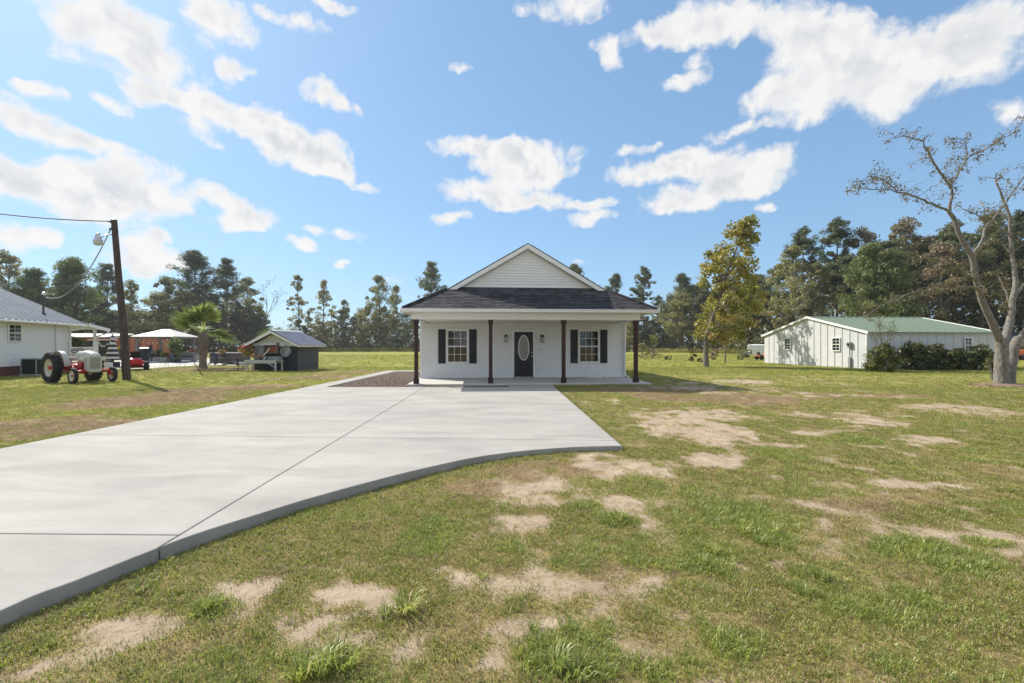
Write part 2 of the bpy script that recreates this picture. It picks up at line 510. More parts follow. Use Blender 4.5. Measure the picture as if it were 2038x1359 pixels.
# ------------------------------------------------------------------ lawn sheet
def axis(fine0, fine1, step, lo, hi, g=1.14):
    a = list(np.arange(fine0, fine1 + 1e-6, step))
    s = step
    while a[-1] < hi:
        s *= g
        a.append(a[-1] + s)
    s = step
    while a[0] > lo:
        s *= g
        a.insert(0, a[0] - s)
    return np.array(a)


xs = axis(-4.5, 9.0, .075, -1500, 1500, 1.10)
ys = axis(1.2, 11.0, .075, -400, 2500, 1.09)
gx, gy = np.meshgrid(xs, ys)
gzv = gz(gx.ravel(), gy.ravel())
nx, ny = len(xs), len(ys)
verts = np.stack([gx.ravel(), gy.ravel(), gzv], 1)
ii = np.arange((nx - 1) * (ny - 1))
r0 = (ii // (nx - 1)) * nx + ii % (nx - 1)
faces = np.stack([r0, r0 + 1, r0 + nx + 1, r0 + nx], 1)


def fast_mesh(name, v, f, attr=None, mat=None, smooth=False):
    me = bpy.data.meshes.new(name)
    k = f.shape[1]
    me.vertices.add(len(v))
    me.vertices.foreach_set('co', np.asarray(v, np.float32).ravel())
    me.loops.add(f.size)
    me.loops.foreach_set('vertex_index', f.astype(np.int32).ravel())
    me.polygons.add(len(f))
    me.polygons.foreach_set('loop_start', np.arange(0, f.size, k, dtype=np.int32))
    me.polygons.foreach_set('loop_total', np.full(len(f), k, np.int32))
    if smooth:
        me.polygons.foreach_set('use_smooth', np.ones(len(f), bool))
    if attr:
        for n_, (ty, dat) in attr.items():
            at = me.attributes.new(n_, ty, 'POINT')
            at.data.foreach_set({'FLOAT': 'value', 'INT': 'value', 'FLOAT_COLOR': 'color', 'FLOAT_VECTOR': 'vector'}[ty], dat.ravel())
    me.update(calc_edges=True)
    me.validate()
    if mat:
        me.materials.append(mat)
    return me


bare, dry, lush = masks(gx.ravel(), gy.ravel())


def lawn_mat():
    m = bpy.data.materials.new('lawn soil and turf')
    m.use_nodes = True
    t = m.node_tree
    b = t.nodes['Principled BSDF']
    co = N(t, 'ShaderNodeTexCoord').outputs['Object']
    bare_ = N(t, 'ShaderNodeAttribute', attribute_name='bare').outputs['Fac']
    dry_ = N(t, 'ShaderNodeAttribute', attribute_name='dry').outputs['Fac']
    nf = N(t, 'ShaderNodeTexNoise', {'Vector': co, 'Scale': 26., 'Detail': 6., 'Roughness': .7}).outputs['Fac']
    nm = N(t, 'ShaderNodeTexNoise', {'Vector': co, 'Scale': 2.2, 'Detail': 7., 'Roughness': .65}).outputs['Fac']
    nl = N(t, 'ShaderNodeTexNoise', {'Vector': co, 'Scale': .22, 'Detail': 5., 'Roughness': .6}).outputs['Fac']
    fr = N(t, 'ShaderNodeMapRange', {'Value': nf, 'From Min': .3, 'From Max': .7}).outputs[0]
    mr = N(t, 'ShaderNodeMapRange', {'Value': nm, 'From Min': .35, 'From Max': .65}).outputs[0]
    lr = N(t, 'ShaderNodeMapRange', {'Value': nl, 'From Min': .35, 'From Max': .65}).outputs[0]
    g1 = N(t, 'ShaderNodeMix', {0: fr, 6: (.18, .185, .028, 1), 7: (.35, .35, .062, 1)}, data_type='RGBA').outputs[2]
    g2 = N(t, 'ShaderNodeMix', {0: fr, 6: (.19, .17, .045, 1), 7: (.38, .345, .10, 1)}, data_type='RGBA').outputs[2]
    gg = N(t, 'ShaderNodeMix', {0: math_n(t, 'MULTIPLY', mr, lr), 6: g1, 7: g2}, data_type='RGBA').outputs[2]
    dd = N(t, 'ShaderNodeMix', {0: fr, 6: (.17, .115, .06, 1), 7: (.36, .26, .15, 1)}, data_type='RGBA').outputs[2]
    c = N(t, 'ShaderNodeMix', {0: dry_, 6: gg, 7: dd}, data_type='RGBA').outputs[2]
    ss = N(t, 'ShaderNodeMix', {0: mr, 6: (.34, .26, .185, 1), 7: (.47, .375, .275, 1)}, data_type='RGBA').outputs[2]
    sp = N(t, 'ShaderNodeTexVoronoi', {'Vector': co, 'Scale': 55.}).outputs['Distance']
    sp = N(t, 'ShaderNodeMapRange', {'Value': sp, 'From Min': .05, 'From Max': .30, 'To Min': .78, 'To Max': 1.}).outputs[0]
    ss = N(t, 'ShaderNodeMix', {0: 1., 6: ss, 7: N(t, 'ShaderNodeCombineColor', {0: sp, 1: sp, 2: sp}).outputs[0]}, data_type='RGBA', blend_type='MULTIPLY').outputs[2]
    # thatch and soil under the near grass is browner than the far lawn seen edge-on
    sb = N(t, 'ShaderNodeMapRange', {'Value': math_n(t, 'ADD', bare_, math_n(t, 'MULTIPLY', math_n(t, 'SUBTRACT', math_n(t, 'ADD', nf, N(t, 'ShaderNodeTexNoise', {'Vector': co, 'Scale': 8., 'Detail': 3.}).outputs['Fac']), 1.), 1.0)), 'From Min': .12, 'From Max': .75}).outputs[0]
    c = N(t, 'ShaderNodeMix', {0: sb, 6: c, 7: ss}, data_type='RGBA').outputs[2]
    t.links.new(c, b.inputs['Base Color'])
    b.inputs['Roughness'].default_value = .95
    b.inputs['Specular IOR Level'].default_value = .1
    bp = N(t, 'ShaderNodeBump', {'Strength': .7, 'Distance': .025, 'Height': math_n(t, 'ADD', nf, math_n(t, 'MULTIPLY', nm, 1.5))}).outputs[0]
    t.links.new(bp, b.inputs['Normal'])
    return m


# ground: one sheet out to the horizon
lawn = link('lawn', fast_mesh('lawn', verts, faces, {'bare': ('FLOAT', bare), 'dry': ('FLOAT', np.maximum(dry, .7 * sst(26, 9, gy.ravel()) * sst(-7.5, -6, gx.ravel())))}, lawn_mat(), True))
tag(lawn, kind='structure')


# ------------------------------------------------------------------ driveway, walks, gravel bed
def conc_mat(name, base=(.39, .373, .352)):
    m = bpy.data.materials.new(name)
    m.use_nodes = True
    t = m.node_tree
    b = t.nodes['Principled BSDF']
    co = N(t, 'ShaderNodeTexCoord').outputs['Object']
    st = N(t, 'ShaderNodeVectorMath', {0: co, 1: (.6, 1.5, 1)}, operation='MULTIPLY').outputs[0]     # float strokes run across the drive
    n1 = N(t, 'ShaderNodeTexNoise', {'Vector': st, 'Scale': 1.1, 'Detail': 8., 'Roughness': .62, 'Distortion': .5}).outputs['Fac']
    n2 = N(t, 'ShaderNodeTexNoise', {'Vector': co, 'Scale': .45, 'Detail': 4.}).outputs['Fac']
    n3 = N(t, 'ShaderNodeTexNoise', {'Vector': N(t, 'ShaderNodeVectorMath', {0: co, 1: (1, 14, 1)}, operation='MULTIPLY').outputs[0], 'Scale': 9., 'Detail': 4., 'Roughness': .7}).outputs['Fac']
    a = N(t, 'ShaderNodeMapRange', {'Value': n1, 'From Min': .32, 'From Max': .68, 'To Min': .80, 'To Max': 1.09}).outputs[0]
    a = math_n(t, 'MULTIPLY', a, N(t, 'ShaderNodeMapRange', {'Value': n2, 'From Min': .3, 'From Max': .7, 'To Min': .90, 'To Max': 1.07}).outputs[0])
    a = math_n(t, 'MULTIPLY', a, N(t, 'ShaderNodeMapRange', {'Value': n3, 'From Min': .3, 'From Max': .7, 'To Min': .93, 'To Max': 1.05}).outputs[0])
    c = N(t, 'ShaderNodeVectorMath', {0: base, 3: a}, operation='SCALE').outputs[0]
    warm = N(t, 'ShaderNodeMix', {0: N(t, 'ShaderNodeMapRange', {'Value': n2, 'From Min': .35, 'From Max': .65, 'To Min': 0., 'To Max': .5}).outputs[0], 6: (1, 1, 1, 1), 7: (1.02, .985, .93, 1)}, data_type='RGBA').outputs[2]
    c = N(t, 'ShaderNodeMix', {0: 1., 6: c, 7: warm}, data_type='RGBA', blend_type='MULTIPLY').outputs[2]
    t.links.new(c, b.inputs['Base Color'])
    b.inputs['Roughness'].default_value = .82
    b.inputs['Specular IOR Level'].default_value = .25
    bp = N(t, 'ShaderNodeBump', {'Strength': .22, 'Distance': .006, 'Height': math_n(t, 'ADD', n3, N(t, 'ShaderNodeTexNoise', {'Vector': co, 'Scale': 160., 'Detail': 3.}).outputs['Fac'])}).outputs[0]
    t.links.new(bp, b.inputs['Normal'])
    return m


CONC = conc_mat('broom finished concrete')
DZ = .10
curve = [G(px, py, DZ) for (px, py) in [(0, 1215), (150, 1155), (340, 1080), (420, 1052), (500, 1027), (600, 996), (700, 968), (780, 947), (850, 930), (950, 909), (1050, 896), (1150, 889), (1238, 887)]]
def smooth_pts(p, n=4):
    o = []
    for i in range(len(p) - 1):
        a, b, c, d = p[max(i - 1, 0)], p[i], p[i + 1], p[min(i + 2, len(p) - 1)]
        for k in range(n):
            t = k / n
            o.append(.5 * ((2 * b) + (c - a) * t + (2 * a - 5 * b + 4 * c - d) * t * t + (3 * b - a - 3 * c + d) * t ** 3))
    return o + [p[-1]]


curve = smooth_pts([Vector((-2.96, -1, DZ)), Vector((-2.95, 1.2, DZ))] + curve)[4:]
drive = [(-7.35, -14), (-2.98, -14), (-2.96, -2)] + [(c.x, c.y) for c in curve] + [(1.56, 12.), (1.51, 17.4), (-.1, 17.35), (-.1, 16.3), (-6.68, 16.3), (-7.35, 16.3)]


def clip(poly, nx_, ny_, c):
    """keep the side nx*x + ny*y <= c"""
    o = []
    for i in range(len(poly)):
        a, b = poly[i], poly[(i + 1) % len(poly)]
        da, db = nx_ * a[0] + ny_ * a[1] - c, nx_ * b[0] + ny_ * b[1] - c
        if da <= 0:
            o.append(a)
        if (da < 0 < db) or (db < 0 < da):
            s = da / (da - db)
            o.append((a[0] + (b[0] - a[0]) * s, a[1] + (b[1] - a[1]) * s))
    return o


def slab_mesh(name, poly, z0, z1, mat, bev=.012):
    bm = bmesh.new()
    vs_ = [bm.verts.new((p[0], p[1], z0)) for p in poly]
    f = bm.faces.new(vs_)
    f.normal_update()
    if f.normal.z < 0:
        f.normal_flip()
    ex = bmesh.ops.extrude_face_region(bm, geom=[f])
    top = [v for v in ex['geom'] if isinstance(v, bmesh.types.BMVert)]
    bmesh.ops.translate(bm, vec=(0, 0, z1 - z0), verts=top)
    bmesh.ops.recalc_face_normals(bm, faces=bm.faces)
    te = [e for e in bm.edges if all(abs(v.co.z - z1) < 1e-5 for v in e.verts)]
    bmesh.ops.bevel(bm, geom=te, offset=bev, segments=2, affect='EDGES', profile=.6)
    me = bpy.data.meshes.new(name)
    bm.to_mesh(me)
    bm.free()
    me.materials.append(mat)
    return me


dr = tag(link('driveway', None), kind='structure')
jx = .0409                                     # the long joint leans slightly
gap = .006
jl = -3.1 + (15.9) * jx
cuts = [-14.1, -8.0, -4.2, -.35, 3.56, 7.35, 11.45, 17.6]
for side in (0, 1):
    pl = clip(drive, 1, jx, jl - gap) if side == 0 else clip(drive, -1, -jx, -(jl + gap))
    cc = cuts if side == 0 else [-14.1, 7.35, 11.45, 17.6]
    for a, b in zip(cc[:-1], cc[1:]):
        ln = (.055 if b in (7.35,) else .02)
        la = (.055 if a in (7.35,) else .02)
        q = clip(pl, ln, 1, b - gap + ln * -3.0)
        q = clip(q, -la, -1, -(a + gap + la * -3.0))
        q2 = []
        for p in q:
            if not q2 or math.hypot(p[0] - q2[-1][0], p[1] - q2[-1][1]) > .02:
                q2.append(p)
        if len(q2) > 2 and math.hypot(q2[0][0] - q2[-1][0], q2[0][1] - q2[-1][1]) < .02:
            q2.pop()
        if len(q2) < 3:
            continue
        area = abs(sum(q2[i][0] * q2[(i + 1) % len(q2)][1] - q2[(i + 1) % len(q2)][0] * q2[i][1] for i in range(len(q2)))) / 2
        if area < .3:
            continue
        link('concrete_panel', slab_mesh('concrete_panel', q2, -.06, DZ, CONC), dr)
# dark filler at the bottom of the joints
jt = MB()
jt.v, jt.f = [(p[0], p[1], DZ - .025) for p in [(-7.3, -13.9), (-3.05, -13.9), (-3.02, 1.0), (-2.95, 2.7), (-2.4, 3.9), (-1.2, 5.4), (0, 6.6), (1.5, 7.0), (1.5, 17.2), (-.05, 17.2), (-.05, 16.25), (-7.3, 16.25)]], [tuple(range(12))]
part('joint_filler', jt, M('joint filler', (.07, .065, .06), .9), dr)

side_walk = tag(link('side_walk', None), kind='structure')
for q in ([(-7.36, 16.32), (-6.68, 16.32), (-6.72, 19.7), (-7.36, 19.7)], [(-7.36, 19.72), (-6.72, 19.72), (-6.74, 23.0), (-7.38, 23.0)],
          [(-7.38, 23.02), (-6.74, 23.02), (-6.76, 26.2), (-4.0, 26.4), (-4.0, 27.4), (-7.4, 27.2)]):
    link('concrete_panel', slab_mesh('concrete_panel', q, -.06, DZ, CONC), side_walk)

GRAV = M('brown pea gravel', (.115, .075, .058), .9, var=.5, scale=30, bump=.9, bscale=45, c2=(.26, .185, .145))
bed = MB()
bed.v, bed.f = [(-6.68, 16.32, .062), (-.12, 16.32, .062), (-.12, 17.36, .062), (-3.6, 17.15, .062), (-3.75, 26.4, .062), (-6.76, 26.2, .062)], [(0, 1, 2, 3, 4, 5)]
struct('gravel_bed', bed, GRAV)
rg = np.random.default_rng(5)


def in_bed(x, y):
    return (y < 17.1) & (x < -.2) | (x < -4.05) & (y < 26.1)


npb = 5200
bx_, by_ = rg.uniform(-6.6, -.2, npb * 3), rg.uniform(16.38, 26.1, npb * 3)
k_ = in_bed(bx_, by_)
bx_, by_ = bx_[k_][:npb], by_[k_][:npb]
ico = np.array([(1, 0, 0), (-1, 0, 0), (0, 1, 0), (0, -1, 0), (0, 0, 1), (0, 0, -1)], float)
icf = np.array([(0, 2, 4), (2, 1, 4), (1, 3, 4), (3, 0, 4), (2, 0, 5), (1, 2, 5), (3, 1, 5), (0, 3, 5)])
s_ = rg.uniform(.012, .028, (len(bx_), 1, 3)) * np.array([1.2, 1.2, .8])
a_ = rg.uniform(0, 6.28, len(bx_))
rv = ico[None] * s_ + rg.normal(0, .003, (len(bx_), 6, 3))
rv = np.stack([rv[..., 0] * np.cos(a_)[:, None] - rv[..., 1] * np.sin(a_)[:, None], rv[..., 0] * np.sin(a_)[:, None] + rv[..., 1] * np.cos(a_)[:, None], rv[..., 2]], -1)
rv += np.stack([bx_, by_, np.full(len(bx_), .07)], -1)[:, None, :]
peb = fast_mesh('gravel', rv.reshape(-1, 3), (icf[None] + (np.arange(len(bx_)) * 6)[:, None, None]).reshape(-1, 3), {'v': ('FLOAT', np.repeat(rg.random(len(bx_)), 6))})
pm = leafmat('pebbles', (.10, .066, .052), (.30, .22, .18), 0.0, rnd=0)
peb.materials.append(pm)
tag(link('gravel', peb), 'brown pea gravel filling the bed beside the porch', 'gravel', kind='stuff')

# ------------------------------------------------------------------ the white house
TH = .0748
HS = root('white_house', 'small white clapboard house with a gabled front porch and dark shutters', 'house', (.6246, 17.731, 0), TH)
SL = .12                                       # porch slab top
LE, RE, YE, ZE, S = -4.70, 4.92, -.55, 2.95, .585
XC, HW = (LE + RE) / 2, (RE - LE) / 2
YG, YB = .98, 14.2
part('foundation_slab', MB().bbox(-4.62, 4.86, -.22, 13.6, -.05, SL, .015), MT['concrete_slab'], HS)

# walls: one clapboard per row, cut round the openings
VW = 2.99
DX0, DX1, DZ0, DZ1 = -.304, .561, SL + .055, SL + 2.09
WINS = [(-3.324, -2.402), (2.683, 3.603)]
WZ0, WZ1 = SL + .687, SL + 2.166
wall = part('wall', MB().box(-4.5, 4.8, VW, VW + .1, SL, 2.9).box(-4.5, -4.4, VW + .1, 13.5, SL, 2.9).box(4.7, 4.8, VW + .1, 13.5, SL, 2.9).box(-4.4, 4.7, 13.4, 13.5, SL, 2.9), MT['siding'], HS)
EXPO = .1143


def clapboard(x0, x1, z, h, y, sx=None):
    """one lapped board facing -y; sx = (left slope, right slope) insets at its top for gables"""
    a, b = sx or (0, 0)
    t = .026
    h = h - .011                              # open lap above each board
    return MB().add([(x0, y - t, z), (x1, y - t, z), (x1 - b * .2, y - t, z + h * .2), (x0 + a * .2, y - t, z + h * .2), (x1 - b, y - .003, z + h), (x0 + a, y - .003, z + h),
                     (x0, y, z), (x1, y, z), (x1 - b, y, z + h), (x0 + a, y, z + h)],
                    [(0, 1, 2, 3), (3, 2, 4, 5), (6, 7, 1, 0), (5, 4, 8, 9), (0, 3, 5, 9, 6), (1, 7, 8, 4, 2)])


rows = int((2.62 - SL) / EXPO) + 1
for k in range(rows):
    z = SL + .012 + k * EXPO
    h = min(EXPO, 2.64 - z)
    segs = [(-4.42, 4.70)]
    for (a, b, za, zb) in [(DX0 - .10, DX1 + .10, SL - .01, DZ1 + .10)] + [(w0 - .375 if 0 else w0 - .05, w1 + .05, WZ0 - .05, WZ1 + .05) for (w0, w1) in WINS]:
        if z + h * .5 > za and z + h * .5 < zb:
            ns = []
            for (p, q) in segs:
                if b <= p or a >= q:
                    ns.append((p, q))
                    continue
                if a > p:
                    ns.append((p, a))
                if b < q:
                    ns.append((b, q))
            segs = ns
    for (p, q) in segs:
        part('clapboard', clapboard(p, q, z, h, VW), MT['siding'], wall)
# left and right walls: lapped boards down the sides
for (xw, sgn) in ((-4.5, -1), (4.8, 1)):
    mb = MB()
    for k in range(rows + 1):
        z = SL + .012 + k * EXPO
        mb.prism([(xw, z), (xw + sgn * .019, z), (xw + sgn * .003, z + EXPO), (xw, z + EXPO)], VW + .02, 13.4)
    part('side_clapboards', mb, MT['siding'], wall)
part('corner_board', MB().bbox(-4.53, -4.42, VW - .03, VW + .1, SL, 2.64, .006), MT['trim'], HS)
part('corner_board', MB().bbox(4.70, 4.83, VW - .03, VW + .1, SL, 2.64, .006), MT['trim'], HS)

# windows
for (w0, w1) in WINS:
    fr = .055
    w = part('window', MB().bbox(w0 - fr, w0, VW - .045, VW, WZ0 - fr, WZ1 + fr).bbox(w1, w1 + fr, VW - .045, VW, WZ0 - fr, WZ1 + fr)
             .bbox(w0, w1, VW - .045, VW, WZ1, WZ1 + fr).bbox(w0, w1, VW - .055, VW, WZ0 - fr, WZ0), MT['trim'], HS)
    zm = (WZ0 + WZ1) / 2
    for (za, zb, yy) in ((WZ0, zm + .02, VW - .032), (zm - .02, WZ1, VW - .014)):
        sash = MB().bbox(w0, w0 + .045, yy, yy + .012, za, zb, .004).bbox(w1 - .045, w1, yy, yy + .012, za, zb, .004)
        sash.bbox(w0 + .045, w1 - .045, yy, yy + .012, za, za + .05, .004).bbox(w0 + .045, w1 - .045, yy, yy + .012, zb - .045, zb, .004)
        part('sash', sash, MT['trim'], w)
        x0, x1, z0, z1 = w0 + .045, w1 - .045, za + .05, zb - .045
        for i in (1, 2):
            xm = x0 + (x1 - x0) * i / 3
            part('muntin', MB().box(xm - .009, xm + .009, yy + .001, yy + .009, z0, z1), MT['trim'], w)
        zz = (z0 + z1) / 2
        for i in range(3):
            xa, xb = x0 + (x1 - x0) * i / 3 + (.009 if i else 0), x0 + (x1 - x0) * (i + 1) / 3 - (.009 if i < 2 else 0)
            part('muntin', MB().box(xa, xb, yy + .001, yy + .009, zz - .009, zz + .009), MT['trim'], w)
            for (q0, q1) in ((z0, zz - .009), (zz + .009, z1)):
                part('pane', MB().box(xa, xb, yy + .008, yy + .011, q0, q1), MT['glass'], w)
    # shutters: frame with two raised panels
    for sx in (w0 - fr - .345, w1 + fr + .01):
        sh = part('shutter', MB().bbox(sx, sx + .335, VW - .045, VW - .02, WZ0 - .03, WZ1 + .03, .006), MT['shutter'], HS)
        for (za, zb) in ((WZ0 + .05, zm - .03), (zm + .05, WZ1 - .05)):
            part('panel', MB().loft([[(sx + .06, VW - .047, za), (sx + .275, VW - .047, za), (sx + .275, VW - .047, zb), (sx + .06, VW - .047, zb)],
                                     [(sx + .068, VW - .038, za + .008), (sx + .267, VW - .038, za + .008), (sx + .267, VW - .038, zb - .008), (sx + .068, VW - .038, zb - .008)][::1],
                                     [(sx + .095, VW - .060, za + .035), (sx + .24, VW - .060, za + .035), (sx + .24, VW - .060, zb - .035), (sx + .095, VW - .060, zb - .035)]]), MT['shutter'], sh)

# front door
part('door_frame', MB().bbox(DX0 - .10, DX0, VW - .05, VW, SL, DZ1 + .10, .008).bbox(DX1, DX1 + .10, VW - .05, VW, SL, DZ1 + .10, .008).bbox(DX0, DX1, VW - .05, VW, DZ1, DZ1 + .10, .008), MT['trim'], HS)
part('threshold', MB().bbox(DX0 - .06, DX1 + .06, VW - .1, VW, SL, SL + .05, .01), MT['steel'], HS)
dc, ov_z, ov_a, ov_b = (DX0 + DX1) / 2, 1.485, .225, .545
door = part('door', MB().bbox(DX0 + .003, DX1 - .003, VW - .03, VW - .004, DZ0, DZ1 - .003, .004), MT['door'], HS)
def oval(a, b, y, n=36):
    return [(dc + a * math.cos(2 * math.pi * k / n), y, ov_z + b * math.sin(2 * math.pi * k / n)) for k in range(n)]
part('oval_frame', MB().loft([oval(ov_a + .035, ov_b + .035, VW - .031), oval(ov_a + .035, ov_b + .035, VW - .045), oval(ov_a + .015, ov_b + .015, VW - .055), oval(ov_a, ov_b, VW - .047), oval(ov_a - .003, ov_b - .003, VW - .031)], cap=False), MT['trim'], door)
part('oval_pane', MB().loft([oval(ov_a, ov_b, VW - .031), oval(ov_a, ov_b, VW - .037)]), MT['leaded'], door)
cm = MB()
for (a, b) in ((.17, .46), (.11, .32)):
    cm.tube([Vector(p) for p in oval(a, b, VW - .039)] + [Vector(oval(a, b, VW - .039)[0])], .006, 5)
for k in range(6):
    t = math.pi * k / 6
    cm.tube([(dc + .22 * math.cos(t), VW - .039, ov_z + .53 * math.sin(t)), (dc - .22 * math.cos(t), VW - .039, ov_z - .53 * math.sin(t))], .0045, 4)
part('lead_came', cm, MT['came'], door)
for (xa, xb) in ((DX0 + .10, dc - .035), (dc + .035, DX1 - .10)):
    za, zb = DZ0 + .26, DZ0 + .56
    pn = MB()
    pn.loft([[(xa, VW - .032, za), (xb, VW - .032, za), (xb, VW - .032, zb), (xa, VW - .032, zb)], [(xa + .02, VW - .044, za + .02), (xb - .02, VW - .044, za + .02), (xb - .02, VW - .044, zb - .02), (xa + .02, VW - .044, zb - .02)],
             [(xa + .04, VW - .034, za + .04), (xb - .04, VW - .034, za + .04), (xb - .04, VW - .034, zb - .04), (xa + .04, VW - .034, zb - .04)], [(xa + .065, VW - .046, za + .065), (xb - .065, VW - .046, za + .065), (xb - .065, VW - .046, zb - .065), (xa + .065, VW - .046, zb - .065)]])
    part('panel', pn, MT['door'], door)
part('panel_rail', MB().bbox(DX0 + .08, DX1 - .08, VW - .042, VW - .03, DZ0 + .64, DZ0 + .67, .004), MT['door'], door)
part('panel_rail', MB().bbox(DX0 + .08, DX1 - .08, VW - .042, VW - .03, DZ1 - .17, DZ1 - .14, .004), MT['door'], door)
part('door_knob', MB().lathe([(.03, 0), (.03, .008), (.012, .012), (.012, .04), (.028, .05), (.03, .066), (.016, .078), (.001, .08)], (DX1 - .07, VW - .03, 1.10), (0, -1, 0), 14), MT['steel'], door, True)
part('deadbolt', MB().lathe([(.032, 0), (.03, .012), (.022, .022), (.001, .024)], (DX1 - .07, VW - .03, 1.27), (0, -1, 0), 14), MT['steel'], door, True)

# porch lanterns either side of the door
for xl in (-.69, .97):
    sc_ = part('wall_lantern', MB().bbox(xl - .05, xl + .05, VW - .035, VW - .018, 1.86, 2.06, .006).bbox(xl - .065, xl + .065, VW - .155, VW - .03, 2.02, 2.075, .01), MT['black'], HS)
    part('lantern_base', MB().bbox(xl - .065, xl + .065, VW - .155, VW - .035, 1.735, 1.755, .004), MT['black'], sc_)
    for (dx, dy) in ((-.058, -.15), (.058, -.15), (-.058, -.045), (.058, -.045)):
        part('lantern_bar', MB().box(xl + dx - .006, xl + dx + .006, VW + dy - .006, VW + dy + .006, 1.755, 2.02), MT['black'], sc_)
    part('lantern_glass', MB().box(xl - .05, xl + .05, VW - .142, VW - .052, 1.756, 1.97), MT['lampglass'], sc_)
part('outlet_box', MB().bbox(.82, .97, VW - .05, VW - .018, .51, .65, .008).bbox(.855, .935, VW - .075, VW - .05, .535, .63, .01), MT['trim'], HS)
part('doorbell', MB().bbox(.885, .915, VW - .035, VW - .015, 1.36, 1.43, .006), MT['fdark'], HS)

# posts
for k, xp in enumerate((-4.2966, -1.455, 1.40, 4.2966)):
    po = part('porch_post', MB().bbox(xp - .07, xp + .07, -.07, .07, SL + .22, 2.43, .008), MT['post'], HS)
    part('post_base', MB().bbox(xp - .10, xp + .10, -.10, .10, SL, SL + .20, .008).bbox(xp - .085, xp + .085, -.085, .085, SL + .20, SL + .235, .01), MT['post'], po)
    part('post_capital', MB().bbox(xp - .085, xp + .085, -.085, .085, 2.40, 2.435, .01).bbox(xp - .095, xp + .095, -.095, .095, 2.435, 2.58, .008), MT['post'], po)
# beam round the porch, ceiling, soffits
part('porch_beam', MB().bbox(-4.44, 4.44, -.11, .11, 2.58, 2.86, .01), MT['trim'], HS)
part('porch_beam', MB().bbox(-4.44, -4.22, .111, VW - .03, 2.58, 2.84, .01), MT['trim'], HS)
part('porch_beam', MB().bbox(4.22, 4.44, .111, VW - .03, 2.58, 2.84, .01), MT['trim'], HS)
cl = MB()
for k in range(13):
    y0 = .112 + k * (VW - .145) / 13
    cl.box(-4.21, 4.21, y0 + .004, y0 + (VW - .145) / 13 - .004, 2.632, 2.645)
cl.box(-4.6, 4.8, .112, VW, 2.648, 2.66)
part('porch_ceiling', cl, MT['ceiling'], HS)
sf = MB().box(LE + .02, RE - .02, YE + .02, -.112, 2.842, 2.852)
sf.box(LE + .02, -4.445, -.11, 13.4, 2.842, 2.852).box(4.445, RE - .02, -.11, 13.4, 2.842, 2.852)
part('soffit', sf, MT['ceiling'], HS)


def gut(x0, x1, y):
    return [(y, 2.835), (y - .085, 2.845), (y - .10, 2.90), (y - .125, 2.93), (y - .125, 2.955), (y - .11, 2.955), (y - .105, 2.93), (y - .085, 2.905), (y - .07, 2.86), (y, 2.85), (y, 2.965), (y + .02, 2.965), (y + .02, 2.835)]


part('gutter', MB().prism(gut(0, 0, YE), LE - .1, RE + .1, 'x'), MT['trim'], HS)
for (xw, sg) in ((LE, -1), (RE, 1)):
    part('gutter', MB().prism([(xw, 2.835), (xw + sg * .085, 2.845), (xw + sg * .10, 2.90), (xw + sg * .125, 2.95), (xw, 2.96)], YE + .03, 13.9, 'y'), MT['trim'], HS)
part('downspout', MB().tube([(4.85, 2.55, 2.83), (4.85, 2.6, 2.72), (4.80, 2.86, 2.55), (4.80, 2.88, .35), (4.80, 2.8, .22), (4.85, 2.5, .16)], .045, 6), MT['trim'], HS)

# roof: hipped skirt with a gable rising out of it, laid in shingle courses
SHING = bpy.data.materials.new('dark asphalt shingle')
SHING.use_nodes = True
t_ = SHING.node_tree
b_ = t_.nodes['Principled BSDF']
co_ = N(t_, 'ShaderNodeTexCoord').outputs['Object']
br = N(t_, 'ShaderNodeTexBrick', {'Vector': N(t_, 'ShaderNodeVectorMath', {0: co_, 1: (1, 1.155, 0)}, operation='MULTIPLY').outputs[0], 'Color1': (.030, .031, .037, 1), 'Color2': (.085, .085, .094, 1), 'Mortar': (.02, .02, .024, 1), 'Scale': 1.0, 'Mortar Size': .006, 'Brick Width': .22, 'Row Height': .14}, offset=.37).outputs['Color']
ng_ = N(t_, 'ShaderNodeTexNoise', {'Vector': co_, 'Scale': 90., 'Detail': 3.}).outputs['Fac']
nb_ = N(t_, 'ShaderNodeTexNoise', {'Vector': co_, 'Scale': 1.3, 'Detail': 4.}).outputs['Fac']
fs_ = math_n(t_, 'MULTIPLY', N(t_, 'ShaderNodeMapRange', {'Value': ng_, 'From Min': .3, 'From Max': .7, 'To Min': .75, 'To Max': 1.3}).outputs[0], N(t_, 'ShaderNodeMapRange', {'Value': nb_, 'From Min': .3, 'From Max': .7, 'To Min': .8, 'To Max': 1.2}).outputs[0])
t_.links.new(N(t_, 'ShaderNodeVectorMath', {0: br, 3: fs_}, operation='SCALE').outputs[0], b_.inputs['Base Color'])
b_.inputs['Roughness'].default_value = .9
b_.inputs['Specular IOR Level'].default_value = .25
t_.links.new(N(t_, 'ShaderNodeBump', {'Strength': .4, 'Distance': .01, 'Height': ng_}).outputs[0], b_.inputs['Normal'])

